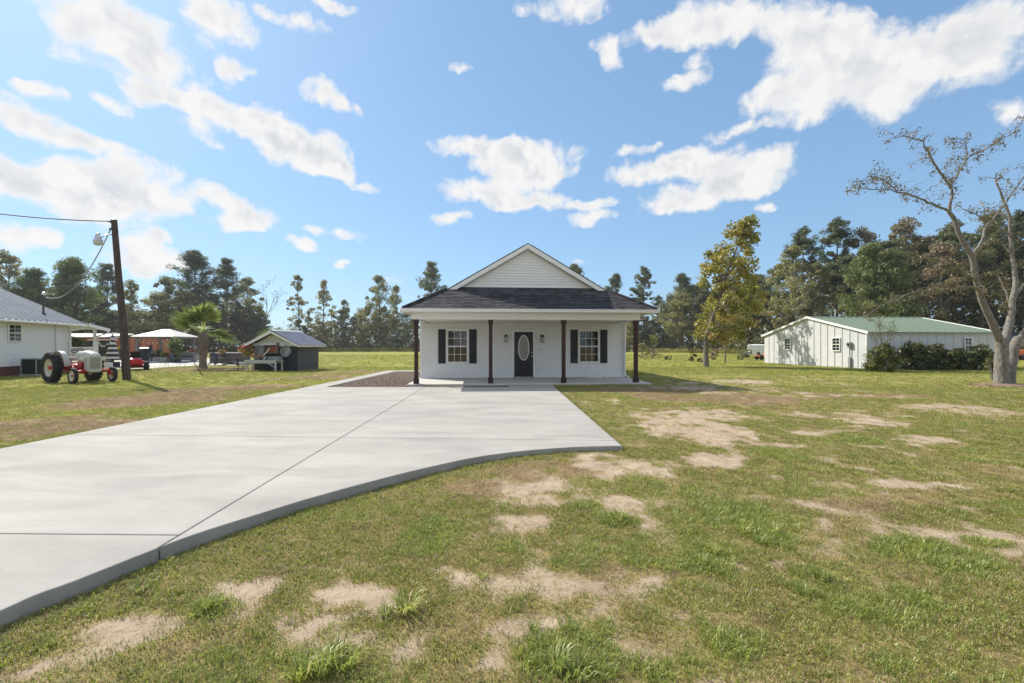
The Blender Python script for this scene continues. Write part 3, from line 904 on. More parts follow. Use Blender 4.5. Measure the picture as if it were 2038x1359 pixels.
roof = MB()
c_ = .12                                        # course exposure in plan
tmax = YG + .30 - YE
k = 0
while k * c_ < tmax:
    t0, t1 = k * c_, min((k + 1) * c_ + .02, tmax)
    za, zb = ZE + S * t0 + .022, ZE + S * t1 + .006
    a0, b0, a1, b1 = LE + t0 - .03, RE - t0 + .03, LE + t1 - .03, RE - t1 + .03
    y0, y1 = YE - .05 + t0, YE - .05 + t1
    roof.add([(a0, y0, za), (b0, y0, za), (b1, y1, zb), (a1, y1, zb), (a0, y0, za - .03), (b0, y0, za - .03), (b1, y1, zb - .03), (a1, y1, zb - .03)],
             [(0, 1, 2, 3), (4, 7, 6, 5), (0, 4, 5, 1), (1, 5, 6, 2), (2, 6, 7, 3), (3, 7, 4, 0)])
    k += 1
ro = part('roof', roof, SHING, HS)
for sg in (-1, 1):
    mb = MB()
    k = 0
    ex = LE if sg < 0 else RE
    while k * c_ < HW:
        t0, t1 = k * c_, min((k + 1) * c_ + .02, HW)
        za, zb = ZE + S * t0 + .022, ZE + S * t1 + .006
        f0, f1 = min(YE - .05 + t0, YG - .02), min(YE - .05 + t1, YG - .02)
        xa, xb = ex - sg * (t0 - .05), ex - sg * (t1 - .05)
        if t1 >= HW:
            xb = XC
            zb = ZE + S * HW
        mb.add([(xa, f0, za), (xa, YB, za), (xb, YB, zb), (xb, f1, zb), (xa, f0, za - .035), (xa, YB, za - .035), (xb, YB, zb - .03), (xb, f1, zb - .03)],
               [(0, 1, 2, 3), (4, 7, 6, 5), (0, 4, 5, 1), (1, 5, 6, 2), (2, 6, 7, 3), (3, 7, 4, 0)])
        k += 1
    part('roof_slope', mb, SHING, ro)
    # hip cap
    hp = [(ex - sg * (t - .02), YE - .02 + t, ZE + S * t + .045) for t in (0, .5, 1.0, 1.5)]
    part('hip_cap', MB().tube(hp, .055, 6), SHING, ro)
part('ridge_cap', MB().prism([(XC - .16, ZE + S * HW - .07), (XC, ZE + S * HW + .035), (XC + .16, ZE + S * HW - .07), (XC, ZE + S * HW)], YG - .03, YB), SHING, ro)
# gable wall and its clapboards
GY = YG + .22
zg0 = ZE + S * (GY - YE) + .01
gw = part('gable_wall', MB().prism([(XC - 3.2, zg0), (XC + 3.2, zg0), (XC, zg0 + 3.2 * S - .02)], GY, GY + .08), MT['siding'], HS)
gb = zg0 + .03
hw0 = 3.02
nrow = int(hw0 * S / EXPO) + 1
for k in range(nrow):
    z = gb + k * EXPO
    w0_ = hw0 - k * EXPO / S
    w1_ = max(hw0 - (k + 1) * EXPO / S, .01)
    if w0_ < .1:
        break
    part('clapboard', clapboard(XC - w0_, XC + w0_, z, EXPO if w1_ > .02 else w0_ * S, GY, (w0_ - w1_, w0_ - w1_)), MT['siding'], gw)
part('gable_flashing', MB().box(XC - 3.02, XC + 3.02, GY - .05, GY, zg0 - .01, gb), MT['trim'], HS)
# rake boards and rake soffit
for sg in (-1, 1):
    def rk(x, dz):
        return (XC + sg * x, ZE + S * (HW - x) + dz)
    x1 = HW - (YG - YE)
    part('rake_board', MB().prism([rk(0.0, -.005), rk(x1, -.005), rk(x1 + .02, -.19), rk(.0, -.185)], YG - .03, YG), MT['trim'], HS)
    part('rake_soffit', MB().prism([rk(0.0, -.165), rk(x1 - .05, -.165), rk(x1 - .05, -.18), rk(0, -.18)], YG + .001, GY), MT['ceiling'], HS)
    tr_ = MB()
    for i in range(46):
        xx = .1 + i * (x1 - .25) / 46
        tr_.prism([rk(xx, -.19), rk(xx + .03, -.19), rk(xx + .03, -.225), rk(xx, -.225)], GY - .03, GY - .018)
    part('rake_trim', tr_, MT['fdark'], HS)


# ------------------------------------------------------------------ grass: tufts scattered over the lawn
def blades(rng, nb, rad, hmin, hmax, wid, lean, curl=.5):
    """nb bent blades rising from a disc; returns vertices, faces and a shade per vertex"""
    a = rng.uniform(0, 2 * np.pi, nb)
    r = rad * np.sqrt(rng.random(nb))
    bx, by = r * np.cos(a), r * np.sin(a)
    d = a + rng.normal(0, .9, nb)
    L = rng.uniform(hmin, hmax, nb)
    ln = np.clip(rng.normal(lean, .25, nb), .05, 1.35)
    w = wid * rng.uniform(.7, 1.3, nb)
    ax = d + np.pi / 2 + rng.normal(0, .5, nb)
    wx, wy = np.cos(ax) * w / 2, np.sin(ax) * w / 2
    h1, o1 = L * .55 * np.cos(ln * .6), L * .55 * np.sin(ln * .6)
    l2 = ln * (1 + curl)
    h2, o2 = h1 + L * .45 * np.cos(l2), o1 + L * .45 * np.sin(l2)
    cd, sd_ = np.cos(d), np.sin(d)
    v = np.stack([
        np.stack([bx - wx, by - wy, np.full(nb, -.006)], -1), np.stack([bx + wx, by + wy, np.full(nb, -.006)], -1),
        np.stack([bx + o1 * cd + wx * .8, by + o1 * sd_ + wy * .8, h1], -1), np.stack([bx + o1 * cd - wx * .8, by + o1 * sd_ - wy * .8, h1], -1),
        np.stack([bx + o2 * cd, by + o2 * sd_, np.maximum(h2, .003)], -1)], 1)
    base = (np.arange(nb) * 5)[:, None]
    f = np.concatenate([base + np.array([[0, 1, 2]]), base + np.array([[0, 2, 3]]), base + np.array([[3, 2, 4]])])
    sh = np.repeat(rng.random(nb), 5)
    return v.reshape(-1, 3), f, sh


G_GREEN = leafmat('turf green', (.165, .215, .026), (.36, .42, .070), .45, (.46, .37, .19), rnd=.22)
G_OLIVE = leafmat('turf olive', (.20, .205, .042), (.41, .40, .11), .42, (.48, .38, .21), rnd=.22)
G_DRY = leafmat('turf dry', (.25, .175, .09), (.50, .38, .23), .35, (.22, .22, .06), rnd=.25)
G_LUSH = leafmat('turf lush', (.20, .25, .042), (.44, .50, .12), .5, (.42, .38, .15), rnd=.18)
TUFTS = bpy.data.collections.new('tufts')            # sources of the scatter, not part of the scene
rg = np.random.default_rng(21)
spec = []
for k in range(3):
    spec.append(('green', G_GREEN, blades(rg, 24, .065, .014, .046, .004, .95)))
for k in range(3):
    spec.append(('olive', G_OLIVE, blades(rg, 26, .065, .010, .032, .0034, 1.1)))
for k in range(3):
    spec.append(('dry', G_DRY, blades(rg, 24, .07, .010, .032, .0032, 1.25)))
for k in range(3):
    spec.append(('lush', G_LUSH, blades(rg, 26, .07, .025, .066, .0044, .9)))
for k in range(2):
    spec.append(('weed', G_LUSH, blades(rg, 46, .05, .10, .20, .010, .95)))
for i, (n_, m_, (v_, f_, s_)) in enumerate(spec):
    TUFTS.objects.link(bpy.data.objects.new('%02d_tuft' % i, fast_mesh('tuft', v_, f_, {'v': ('FLOAT', s_)}, m_)))


def on_paving(x, y):
    """True on the drive, walks, beds and house slab"""
    ins = np.zeros(len(x), bool)
    P_ = drive
    j = len(P_) - 1
    for i in range(len(P_)):
        xi, yi, xj, yj = P_[i][0], P_[i][1], P_[j][0], P_[j][1]
        c = ((yi > y) != (yj > y)) & (x < (xj - xi) * (y - yi) / (yj - yi + 1e-12) + xi)
        ins ^= c
        j = i
    ins |= (x > -7.38) & (x < -3.6) & (y > 16) & (y < 27.3)
    lx = math.cos(TH) * (x - .6246) + math.sin(TH) * (y - 17.731)
    ly = -math.sin(TH) * (x - .6246) + math.cos(TH) * (y - 17.731)
    ins |= (lx > -4.6) & (lx < 4.85) & (ly > -.2) & (ly < 13.6)
    ins |= (x < .1) & (x > -6.7) & (y > 16.2) & (y < 17.6)
    return ins


PX, PI_, PS = [], [], []


def scatter(n, y0, y1, smul, dens_keep=1.0, wfac=1.1):
    # uniform over the part of the ground in view between two depths
    y = np.sqrt(rg.uniform(y0 ** 2, y1 ** 2, n))
    x = rg.uniform(-1, 1, n) * (wfac * CX / F * y + .3)
    k = ~on_paving(x, y)
    x, y = x[k], y[k]
    ba, dr_, lu = masks(x, y)
    u = rg.random(len(x))
    keep = u < np.maximum((1 - .9 * ba) * (1 - .25 * dr_), .2 * (y < 14))
    x, y, ba, dr_, lu = x[keep], y[keep], ba[keep], dr_[keep], lu[keep]
    u = rg.random(len(x))
    u2 = rg.random(len(x))
    idx = np.where(u < np.maximum(dr_ * .8 + .09 + .16 * sst(22, 10, y), ba * .6), 6, np.where(u2 < .45, 3, 0)) + rg.integers(0, 3, len(x))
    il = rg.random(len(x)) < lu * .75
    idx = np.where(il, 9 + rg.integers(0, 3, len(x)), idx)
    sc = smul * rg.uniform(.65, 1.35, len(x)) * (1 - .45 * ba) * np.where(il, .6 + .4 * lu, 1)
    PX.append(np.stack([x, y, gz(x, y)], -1))
    PI_.append(idx)
    PS.append(sc)


scatter(24000, 1.7, 4.6, .92)
scatter(40000, 4.6, 9.0, 1.0)
scatter(42000, 9.0, 17, 1.35)
scatter(34000, 17, 34, 2.0)
scatter(26000, 34, 80, 3.2)
# coarse weeds and edge grass along the drive
wd = [(812, 1216, 1.1), (770, 1222, .7), (1230, 1036, 1.0), (1215, 1042, .6), (640, 1340, 1.1), (690, 1330, 1.0), (600, 1350, 1.0), (670, 1310, .9), (410, 1212, .8), (430, 1205, .8), (1110, 1330, 1.), (1150, 1345, 1.), (1000, 1010, .5),
      (960, 1150, .5), (1060, 1250, .5), (1600, 1180, .8), (1630, 1150, .8), (1510, 1080, .8), (1540, 1060, .8), (1480, 1060, .8), (1420, 1100, .7), (1390, 1120, .7), (280, 1175, .6), (330, 1120, .5), (850, 1060, .6), (880, 1050, .6)]
PX.append(np.array([[G(a, b).x, G(a, b).y, gzf(G(a, b).x, G(a, b).y)] for (a, b, c) in wd]))
PI_.append(np.array([12 + i % 2 for i in range(len(wd))]))
PS.append(np.array([c for (a, b, c) in wd]) * .85)
for e0, e1 in zip(curve[:-1], curve[1:]):
    n = int((e1 - e0).length * 55)
    tt = rg.random(n)
    ex = e0.x + (e1.x - e0.x) * tt + rg.uniform(.02, .16, n)
    ey = e0.y + (e1.y - e0.y) * tt - rg.uniform(.02, .16, n)
    PX.append(np.stack([ex, ey, gz(ex, ey)], -1))
    PI_.append(rg.choice([0, 1, 3, 4, 6, 7, 9], n))
    PS.append(rg.uniform(.5, 1.1, n))
ne = 700                                            # grass leaning over the left and right edges of the drive
ey = rg.uniform(6.8, 17.2, ne)
ex = np.where(rg.random(ne) < .5, 1.58 + rg.uniform(.0, .12, ne), -7.37 - rg.uniform(0, .1, ne))
PX.append(np.stack([ex, ey, np.full(ne, .055)], -1))
PI_.append(rg.choice([0, 1, 3, 4, 6], ne))
PS.append(rg.uniform(.7, 1.4, ne))
PX, PI_, PS = np.concatenate(PX), np.concatenate(PI_), np.concatenate(PS)
rot = np.stack([rg.normal(0, .12, len(PX)), rg.normal(0, .12, len(PX)), rg.uniform(0, 6.28, len(PX))], -1)
gm = bpy.data.meshes.new('grass')
gm.vertices.add(len(PX))
gm.vertices.foreach_set('co', PX.astype(np.float32).ravel())
for n_, ty, dat, key in (('idx', 'INT', PI_.astype(np.int32), 'value'), ('scl', 'FLOAT', PS.astype(np.float32), 'value'), ('rot', 'FLOAT_VECTOR', rot.astype(np.float32), 'vector')):
    gm.attributes.new(n_, ty, 'POINT').data.foreach_set(key, dat.ravel())
gm.update()
grass = tag(link('grass', gm), 'patchy green and straw coloured grass over the front lawn', 'grass', kind='stuff')
ng = bpy.data.node_groups.new('grass_scatter', 'GeometryNodeTree')
ng.interface.new_socket('Geometry', in_out='INPUT', socket_type='NodeSocketGeometry')
ng.interface.new_socket('Geometry', in_out='OUTPUT', socket_type='NodeSocketGeometry')
gi, go = ng.nodes.new('NodeGroupInput'), ng.nodes.new('NodeGroupOutput')
ci = ng.nodes.new('GeometryNodeCollectionInfo')
ci.inputs['Collection'].default_value = TUFTS
ci.inputs['Separate Children'].default_value = True
ci.inputs['Reset Children'].default_value = True


def na(name, ty):
    n = ng.nodes.new('GeometryNodeInputNamedAttribute')
    n.data_type = ty
    n.inputs['Name'].default_value = name
    return next(o for o in n.outputs if o.enabled and o.name == 'Attribute')


iop = ng.nodes.new('GeometryNodeInstanceOnPoints')
iop.inputs['Pick Instance'].default_value = True
e2r = ng.nodes.new('FunctionNodeEulerToRotation')
ng.links.new(na('rot', 'FLOAT_VECTOR'), e2r.inputs[0])
ng.links.new(gi.outputs[0], iop.inputs['Points'])
ng.links.new(ci.outputs[0], iop.inputs['Instance'])
ng.links.new(na('idx', 'INT'), iop.inputs['Instance Index'])
ng.links.new(e2r.outputs[0], iop.inputs['Rotation'])
ng.links.new(na('scl', 'FLOAT'), iop.inputs['Scale'])
ng.links.new(iop.outputs[0], go.inputs[0])
mo = grass.modifiers.new('scatter', 'NODES')
mo.node_group = ng


# ------------------------------------------------------------------ trees
BARK_G = M('grey bark', (.17, .15, .125), .9, var=.35, scale=5, bump=.6, bscale=18, stretch=(3, 3, .5))
BARK_P = M('pine bark', (.125, .085, .06), .95, var=.4, scale=5, bump=.7, bscale=14, stretch=(3, 3, .6))
BARK_L = M('pale lichened bark', (.13, .115, .10), .9, var=.45, scale=9, bump=1.0, bscale=16, stretch=(2, 2, .6), c2=(.31, .288, .25))
L_PINE = leafmat('pine needles', (.075, .098, .042), (.22, .25, .10), .52, rnd=.2)
L_YPINE = leafmat('young pine needles', (.07, .11, .03), (.23, .29, .085), .52, rnd=.15)
L_HARD = leafmat('hardwood leaves', (.135, .14, .05), (.40, .385, .15), .56, rnd=.25)
L_BROWN = leafmat('autumn leaves', (.16, .125, .065), (.40, .32, .18), .5, (.12, .14, .04), rnd=.2)
L_DARK = leafmat('dark undergrowth', (.07, .08, .03), (.28, .27, .11), .48, (.19, .15, .07), rnd=.2)
L_YEL = leafmat('yellow green leaves', (.17, .185, .024), (.46, .44, .085), .52, (.48, .34, .10), rnd=.05)
L_SPARSE = leafmat('mimosa leaves', (.09, .085, .035), (.25, .22, .09), .35, (.30, .20, .10), rnd=.05)
L_HEDGE = leafmat('hedge leaves', (.030, .045, .013), (.16, .18, .05), .32, (.30, .25, .08), rnd=.2)
L_PALM = leafmat('palm fronds', (.10, .155, .028), (.36, .42, .11), .45, (.40, .36, .12), rnd=.05)


def leaf_cloud(rng, cen, rad, per, size, asp=.55, out=.5, flat=1.0, hollow=.35):
    """diamond leaves spread through clumps: cen (n,3), rad (n,), per leaves each"""
    n = len(cen)
    c = np.repeat(cen, per, 0)
    r = np.repeat(rad, per)
    d = rng.normal(size=(n * per, 3))
    d /= np.linalg.norm(d, axis=1)[:, None]
    rr = r * (hollow + (1 - hollow) * rng.random(n * per) ** .6)
    p = c + d * rr[:, None] * np.array([1, 1, flat])
    nrm = d * out + rng.normal(size=d.shape) * .6 + np.array([0, 0, .35])
    nrm /= np.linalg.norm(nrm, axis=1)[:, None]
    t = np.cross(nrm, rng.normal(size=d.shape))
    t /= np.linalg.norm(t, axis=1)[:, None] + 1e-9
    b = np.cross(nrm, t)
    s = size * rng.uniform(.55, 1.35, n * per)
    sa, sb = (s * .5)[:, None] * t, (s * asp * .5)[:, None] * b
    v = np.stack([p - sa, p - sb + sa * .15, p + sa, p + sb + sa * .15], 1).reshape(-1, 3)
    f = np.arange(n * per * 4).reshape(-1, 4)
    sh = np.clip(np.repeat(rng.normal(.45, .18, n), per) + rng.normal(0, .2, n * per), 0, 1)
    return v, f, np.repeat(sh, 4)


def leaf_mesh(name, clouds, mat=None):
    v = np.concatenate([c[0] for c in clouds])
    o, fs = 0, []
    for c in clouds:
        fs.append(c[1] + o)
        o += len(c[0])
    return fast_mesh(name, v, np.concatenate(fs), {'v': ('FLOAT', np.concatenate([c[2] for c in clouds]))}, mat)


def pine_proto(seed, h=22., cr=3.6, bare_to=.5, dens=1., n_br=60, needle=.42, per=80):
    rng = np.random.default_rng(seed)
    mb = MB()
    bend = rng.normal(0, .35, 2)
    P = lambda z: Vector((bend[0] * math.sin(z / h * 2.4), bend[1] * math.sin(z / h * 2.9), z))
    mb.tube([P(z) for z in np.linspace(-.2, h * .97, 9)], list(np.linspace(.27, .05, 9)), 7)
    cen, rad = [], []
    for i in range(n_br):
        u = rng.random() ** .8
        z = h * (bare_to + (1 - bare_to) * u)
        prof = (math.sin(math.pi * min(1, .22 + u * .78)) ** .7) * (1.05 - .25 * u)
        L = cr * prof * rng.uniform(.45, 1.15)
        a = rng.uniform(0, 6.28)
        p0 = P(z)
        up = rng.uniform(.05, .5) * L
        p1 = p0 + Vector((math.cos(a) * L, math.sin(a) * L, up))
        pm_ = p0.lerp(p1, .5) + Vector((0, 0, -.08 * L))
        mb.tube([p0, pm_, p1], [.07, .045, .02], 4)
        for (tt, r_) in ((1.0, .8), (.74, .8), (.5, .7)):
            if rng.random() < dens:
                q = p0.lerp(p1, tt)
                cen.append((q.x + rng.normal(0, .25), q.y + rng.normal(0, .25), q.z + rng.normal(.1, .2)))
                rad.append(r_ * rng.uniform(.6, 1.15) * cr / 3.6)
    cen.append(tuple(P(h * .98)))
    rad.append(.7)
    return mb.mesh('trunk', None, True), leaf_mesh('crown', [leaf_cloud(rng, np.array(cen), np.array(rad), per, needle, .28, .9, .75)])


def hard_proto(seed, h=16., cr=4., low=.25, n_cl=95, leaf=.30, per=105, gapy=.0, spread=1., trunk=.2, shape=1.0):
    rng = np.random.default_rng(seed)
    mb = MB()
    top = h * .8
    lean = rng.normal(0, .4, 2)
    P = lambda z: Vector((lean[0] * (z / h) ** 1.5, lean[1] * (z / h) ** 1.5, z))
    mb.tube([P(z) for z in np.linspace(-.2, top, 8)], list(np.linspace(trunk, .04, 8)), 7)
    cen, rad = [], []
    for i in range(n_cl):
        u = rng.random()
        z = h * (low + (1 - low) * u) - .6
        prof = math.sin(math.pi * min(.97, (.12 + .88 * u)) ** shape) ** .65
        a = rng.uniform(0, 6.28)
        L = cr * prof * math.sqrt(rng.uniform(.03, 1)) * (1 + .35 * math.sin(a * 2 + seed + z * .7))
        p1 = P(min(z, top)) + Vector((math.cos(a) * L, math.sin(a) * L, max(0, z - top)))
        zb = max(h * low * .6, z - L * .9)
        p0 = P(min(zb, top * .97))
        mb.tube([p0, p0.lerp(p1, .5) + Vector((0, 0, .12 * L)), p1], [.055 * trunk / .2, .035, .012], 4)
        cen.append(tuple(p1))
        rad.append(rng.uniform(.45, 1.1) * cr / 4 * spread)
    return mb.mesh('trunk', None, True), leaf_mesh('crown', [leaf_cloud(rng, np.array(cen), np.array(rad), per, leaf, .6, .5, .8)])


def bare_proto(seed, h=15.):
    rng = np.random.default_rng(seed)
    mb = MB()
    tips = []

    def grow(p, d, L, r, lev):
        q = p + d * L
        m_ = p.lerp(q, .5) + Vector(rng.normal(0, L * .05, 3))
        mb.tube([p, m_, q], [r, r * .8, r * .6], 5 if lev < 2 else 3, cap=False)
        if lev >= 4:
            tips.append(tuple(q))
            return
        for k in range(3 if lev else 4):
            nd = (d + Vector(rng.normal(0, .55, 3))).normalized()
            nd.z = abs(nd.z) * .6 + .25
            grow(p.lerp(q, rng.uniform(.55, 1)), nd.normalized(), L * rng.uniform(.55, .8), r * .5, lev + 1)
    grow(Vector((0, 0, -.2)), Vector((0, 0, 1)), h * .42, .16, 0)
    tips = np.array(tips)
    return mb.mesh('trunk', None, True), leaf_mesh('crown', [leaf_cloud(rng, tips[::2], np.full(len(tips[::2]), .5), 5, .28, .5)])


PRO = {
    'pine': [(pine_proto(1), 22.), (pine_proto(2, 22., 3.2, .55, .9, 52), 22.), (pine_proto(3, 22., 4.2, .40, 1., 84), 22.)],
    'ypine': [(pine_proto(4, 13., 3.6, .06, .9, 110, .36, 80), 13.), (pine_proto(5, 13., 3.2, .08, .9, 100, .36, 80), 13.)],
    'hard': [(hard_proto(11), 16.), (hard_proto(12, 16., 3.3, .2, 85), 16.), (hard_proto(13, 16., 4.4, .3, 105, .30, 95), 16.)],
    'slim': [(hard_proto(14, 16., 2.2, .16, 64, .28, 80, spread=1.25), 16.), (hard_proto(15, 16., 2.0, .22, 56, .28, 75, spread=1.25), 16.)],
    'bare': [(bare_proto(21), 15.), (bare_proto(22), 15.)],
}
LEAF = {'pine': L_PINE, 'ypine': L_YPINE, 'hard': L_HARD, 'slim': L_HARD, 'bare': L_BROWN, 'brown': L_BROWN}
BARKS = {'pine': BARK_P, 'ypine': BARK_P, 'hard': BARK_G, 'slim': BARK_G, 'bare': BARK_L, 'brown': BARK_G}
PRO['brown'] = PRO['hard']
rt = random.Random(7)
KN = {'pine': ('pine_tree', 'tall dark pine'), 'ypine': ('pine_tree', 'bushy bright green young pine'), 'hard': ('hardwood_tree', 'leafy green hardwood tree'),
      'slim': ('hardwood_tree', 'slender pale green tree'), 'bare': ('bare_tree', 'grey nearly leafless tree'), 'brown': ('hardwood_tree', 'russet leaved hardwood tree')}


def plant(kind, x, y, h, label, group=None, wid=1., var=None):
    (tm, cm_), h0 = PRO[kind][rt.randrange(len(PRO[kind])) if var is None else var]
    e = root(KN[kind][0], label, 'tree', (x, y, gzf(x, y)), rt.uniform(0, 6.28), group)
    s = h / h0
    e.scale = (s * wid, s * wid, s)
    for (n_, me, ma) in (('trunk', tm, BARKS[kind]), ('crown', cm_, LEAF[kind])):
        if not me.materials:
            me.materials.append(ma)
        o = link(n_, me, e)
        o.material_slots[0].link = 'OBJECT'
        o.material_slots[0].material = ma
    return e


def interp(tab, x):
    return float(np.interp(x, [a for a, b in tab], [b for a, b in tab]))


YT = [(-300, 85), (0, 88), (250, 98), (500, 122), (800, 132), (1200, 122), (1400, 104), (1540, 78), (1700, 70), (2038, 62), (2400, 60)]


def tree_px(kind, px, py, label, dy=0, group=None, wid=1., var=None):
    y = interp(YT, px) + dy
    h = CH + (HOR - py) / F * y
    return plant(kind, (px - CX) / F * y, y, h, label, group, wid, var)


# trees that stand out, each described by where it is found
for (k, px, py, dy, wid, lab) in [
    ('hard', 14, 497, 0, 1.0, 'dense dark green tree above the roof at the left edge'),
    ('hard', 330, 548, 0, 1.1, 'round green tree midway between the utility pole and the tall dark pine'),
    ('hard', 488, 548, 2, 1.0, 'yellowish green tree between the tall pine and the grey branched tree'),
    ('slim', 683, 594, 0, 1.1, 'low pointed tree midway between shed and porch'),
    ('slim', 790, 566, 2, 1.1, 'leafy tree touching the left end of the porch eave'),
    ('ypine', 70, 540, -6, 1.1, 'bushy green pine behind the striped metal roof, left of the vent mast'),
    ('ypine', 140, 519, -4, 1.15, 'tallest bushy green pine behind the vent mast of the left house'),
    ('pine', 212, 528, 6, 1.0, 'dark pine just left of the utility pole'),
    ('hard', 262, 556, -4, 1.0, 'pale olive tree right of the utility pole above the white gazebo roof'),
    ('pine', 377, 503, 4, 1.25, 'broadest tall dark pine rising left of the palm'),
    ('pine', 452, 518, -4, 1.0, 'tall pine with a long bare trunk rising right of the palm'),
    ('bare', 527, 541, 0, 1.0, 'thin grey branched tree just left of the small shed roof peak'),
    ('slim', 597, 543, 0, 1.0, 'slim upright tree standing over the right end of the shed roof'),
    ('slim', 643, 555, 3, 1.1, 'slim pointed tree between the shed and the porch, left of the pair'),
    ('hard', 757, 543, 0, .85, 'open crowned tree nearest to the left end of the porch roof'),
    ('pine', 859, 524, 6, .95, 'lone pine against the sky over the left slope of the porch roof'),
    ('pine', 1143, 529, 10, 1.0, 'pine top peeking over the right slope of the house gable'),
    ('bare', 1184, 548, 8, .9, 'pale wispy treetop beside the right end of the house gable'),
    ('pine', 1230, 549, 0, .9, 'rounded dark pine next to the right end of the porch roof'),
    ('pine', 1280, 535, 4, 1.0, 'tall dark pine above the rightmost porch post'),
    ('pine', 1352, 548, 0, 1.0, 'dark pine immediately left of the yellow green lawn tree'),
    ('hard', 1572, 486, -3, .9, 'yellowish hardwood behind the left end of the metal barn'),
    ('pine', 1600, 459, 6, 1.0, 'dark pine with a rounded top behind the barn peak'),
    ('pine', 1667, 441, 4, 1.05, 'tallest dark pine above the barn window nearest the corner'),
    ('brown', 1722, 449, 4, .8, 'thin russet tree rising just right of the tallest barn pine'),
    ('brown', 1800, 430, 6, 1.0, 'broad russet tree over the middle of the green barn roof'),
    ('ypine', 1735, 492, -9, .95, 'bright green young pine directly behind the green barn roof'),
    ('ypine', 1778, 506, -9, .9, 'shorter bright green pine behind the right half of the barn roof'),
    ('bare', 1582, 545, -8, .9, 'leafless grey thicket tree behind the barn gable peak'),
    ('hard', 1632, 520, -4, .9, 'dull green hardwood behind the barn ridge'),
    ('pine', 1900, 447, 2, 1.1, 'dark pine behind the leaning left limb of the pale tree'),
    ('pine', 1972, 430, 0, 1.1, 'dark pine behind the fork of the pale tree at the right'),
    ('pine', 2030, 428, 2, 1.1, 'dark pine cut by the right edge of the picture'),
]:
    tree_px(k, px, py, lab, dy, None, wid)

# the rest of the wood, told apart only by its stretch of the tree line
TOP = [(-200, 540), (0, 545), (100, 560), (250, 590), (330, 570), (420, 575), (500, 590), (560, 650), (610, 620), (680, 615), (800, 600), (1000, 600), (1200, 590), (1300, 578), (1400, 560), (1530, 530), (1600, 520), (1700, 500), (1800, 480), (2038, 462), (2300, 460)]
ZONES = [(-220, 230, 22, 'behind the left house', ('hard', 'pine', 'hard', 'ypine')), (240, 560, 30, 'behind the gazebo and palm', ('hard', 'pine', 'hard', 'slim')), (565, 830, 24, 'between the shed and the white house', ('slim', 'hard', 'hard', 'pine')),
         (1195, 1540, 28, 'between the white house and the barn', ('hard', 'pine', 'hard', 'brown')), (1550, 2250, 30, 'behind the metal barn', ('pine', 'hard', 'pine', 'brown', 'pine'))]
for (a, b, n, where, kinds) in ZONES:
    for i in range(n):
        px = a + (b - a) * (i + rt.uniform(.2, .8)) / n
        k = kinds[i % len(kinds)]
        py = interp(TOP, px) + rt.uniform(-4, 55)
        tree_px(k, px, py, '%s in the wood %s' % (KN[k][1], where), rt.uniform(-4, 14), '%ss %s' % (KN[k][1], where), rt.uniform(1.0, 1.5))
# trees across the road behind the camera, seen only in the window glass
for i in range(12):
    x = -34 + i * 6.3 + rt.uniform(-2, 2)
    plant(rt.choice(['hard', 'pine', 'hard']), x, -46 - rt.uniform(0, 10), rt.uniform(10, 15), 'tree across the road, mirrored in the window panes', 'trees across the road')

# undergrowth along the foot of the wood: one tangled mass
rg = np.random.default_rng(33)
cl_ = []
for (a, b, n) in ((-260, 900, 420), (1150, 2300, 420)):
    px = rg.uniform(a, b, n)
    y = np.interp(px, [q[0] for q in YT], [q[1] for q in YT]) - 3 + rg.uniform(-1.5, 14, n)
    hh = rg.uniform(1.2, 5.2, n) * np.where(rg.random(n) < .3, 1.7, 1.)
    cen = np.stack([(px - CX) / F * y, y, hh * .5], -1)
    cl_.append(leaf_cloud(rg, cen, np.maximum(hh * .62, .9), 130, .55, .6, .5, .95))
tag(link('undergrowth', leaf_mesh('undergrowth', cl_, L_DARK)), 'dark tangled undergrowth along the foot of the wood', 'undergrowth', kind='stuff')
# tall pale weeds where the lawn meets the wood
n = 2600
px = np.concatenate([rg.uniform(640, 830, n // 2), rg.uniform(1270, 1540, n // 2)])
y = np.interp(px, [q[0] for q in YT], [q[1] for q in YT]) - 5 + rg.uniform(-2, 2, n)
cen = np.stack([(px - CX) / F * y, y, rg.uniform(.1, .9, n)], -1)
tag(link('meadow_weeds', leaf_mesh('meadow_weeds', [leaf_cloud(rg, cen, np.full(n, .35), 5, .4, .18, .1, 1.)], G_OLIVE)), 'tall pale weeds between the lawn and the wood', 'weeds', kind='stuff')


# ------------------------------------------------------------------ yellow green lawn tree
rg = np.random.default_rng(52)
c0 = G(1405, 729.5)
YTR = root('maple_tree', 'yellow green tree standing alone on the lawn between house and barn', 'tree', (c0.x, c0.y, 0))
kpx = c0.y / F
PROF = [(1.4, 1418, 28), (2.0, 1428, 44), (3.4, 1448, 64), (4.9, 1454, 62), (7.1, 1453, 58), (8.6, 1461, 52), (10., 1476, 32), (11.1, 1488, 16)]
hh_ = np.array([p[0] for p in PROF])
cc_ = np.array([(p[1] - 1405) * kpx for p in PROF])
ww_ = np.array([p[2] * kpx for p in PROF])
spine = lambda z: Vector((float(np.interp(z, [0, 2.5, 5, 8, 10.8], [0, .12, .9, 2.0, 3.0])), .15 * math.sin(z), z))
mb = MB()
mb.tube([spine(z) for z in np.linspace(-.1, 10.6, 11)], [.24, .19, .17, .155, .14, .12, .1, .08, .06, .04, .02], 9)
cen, rad = [], []
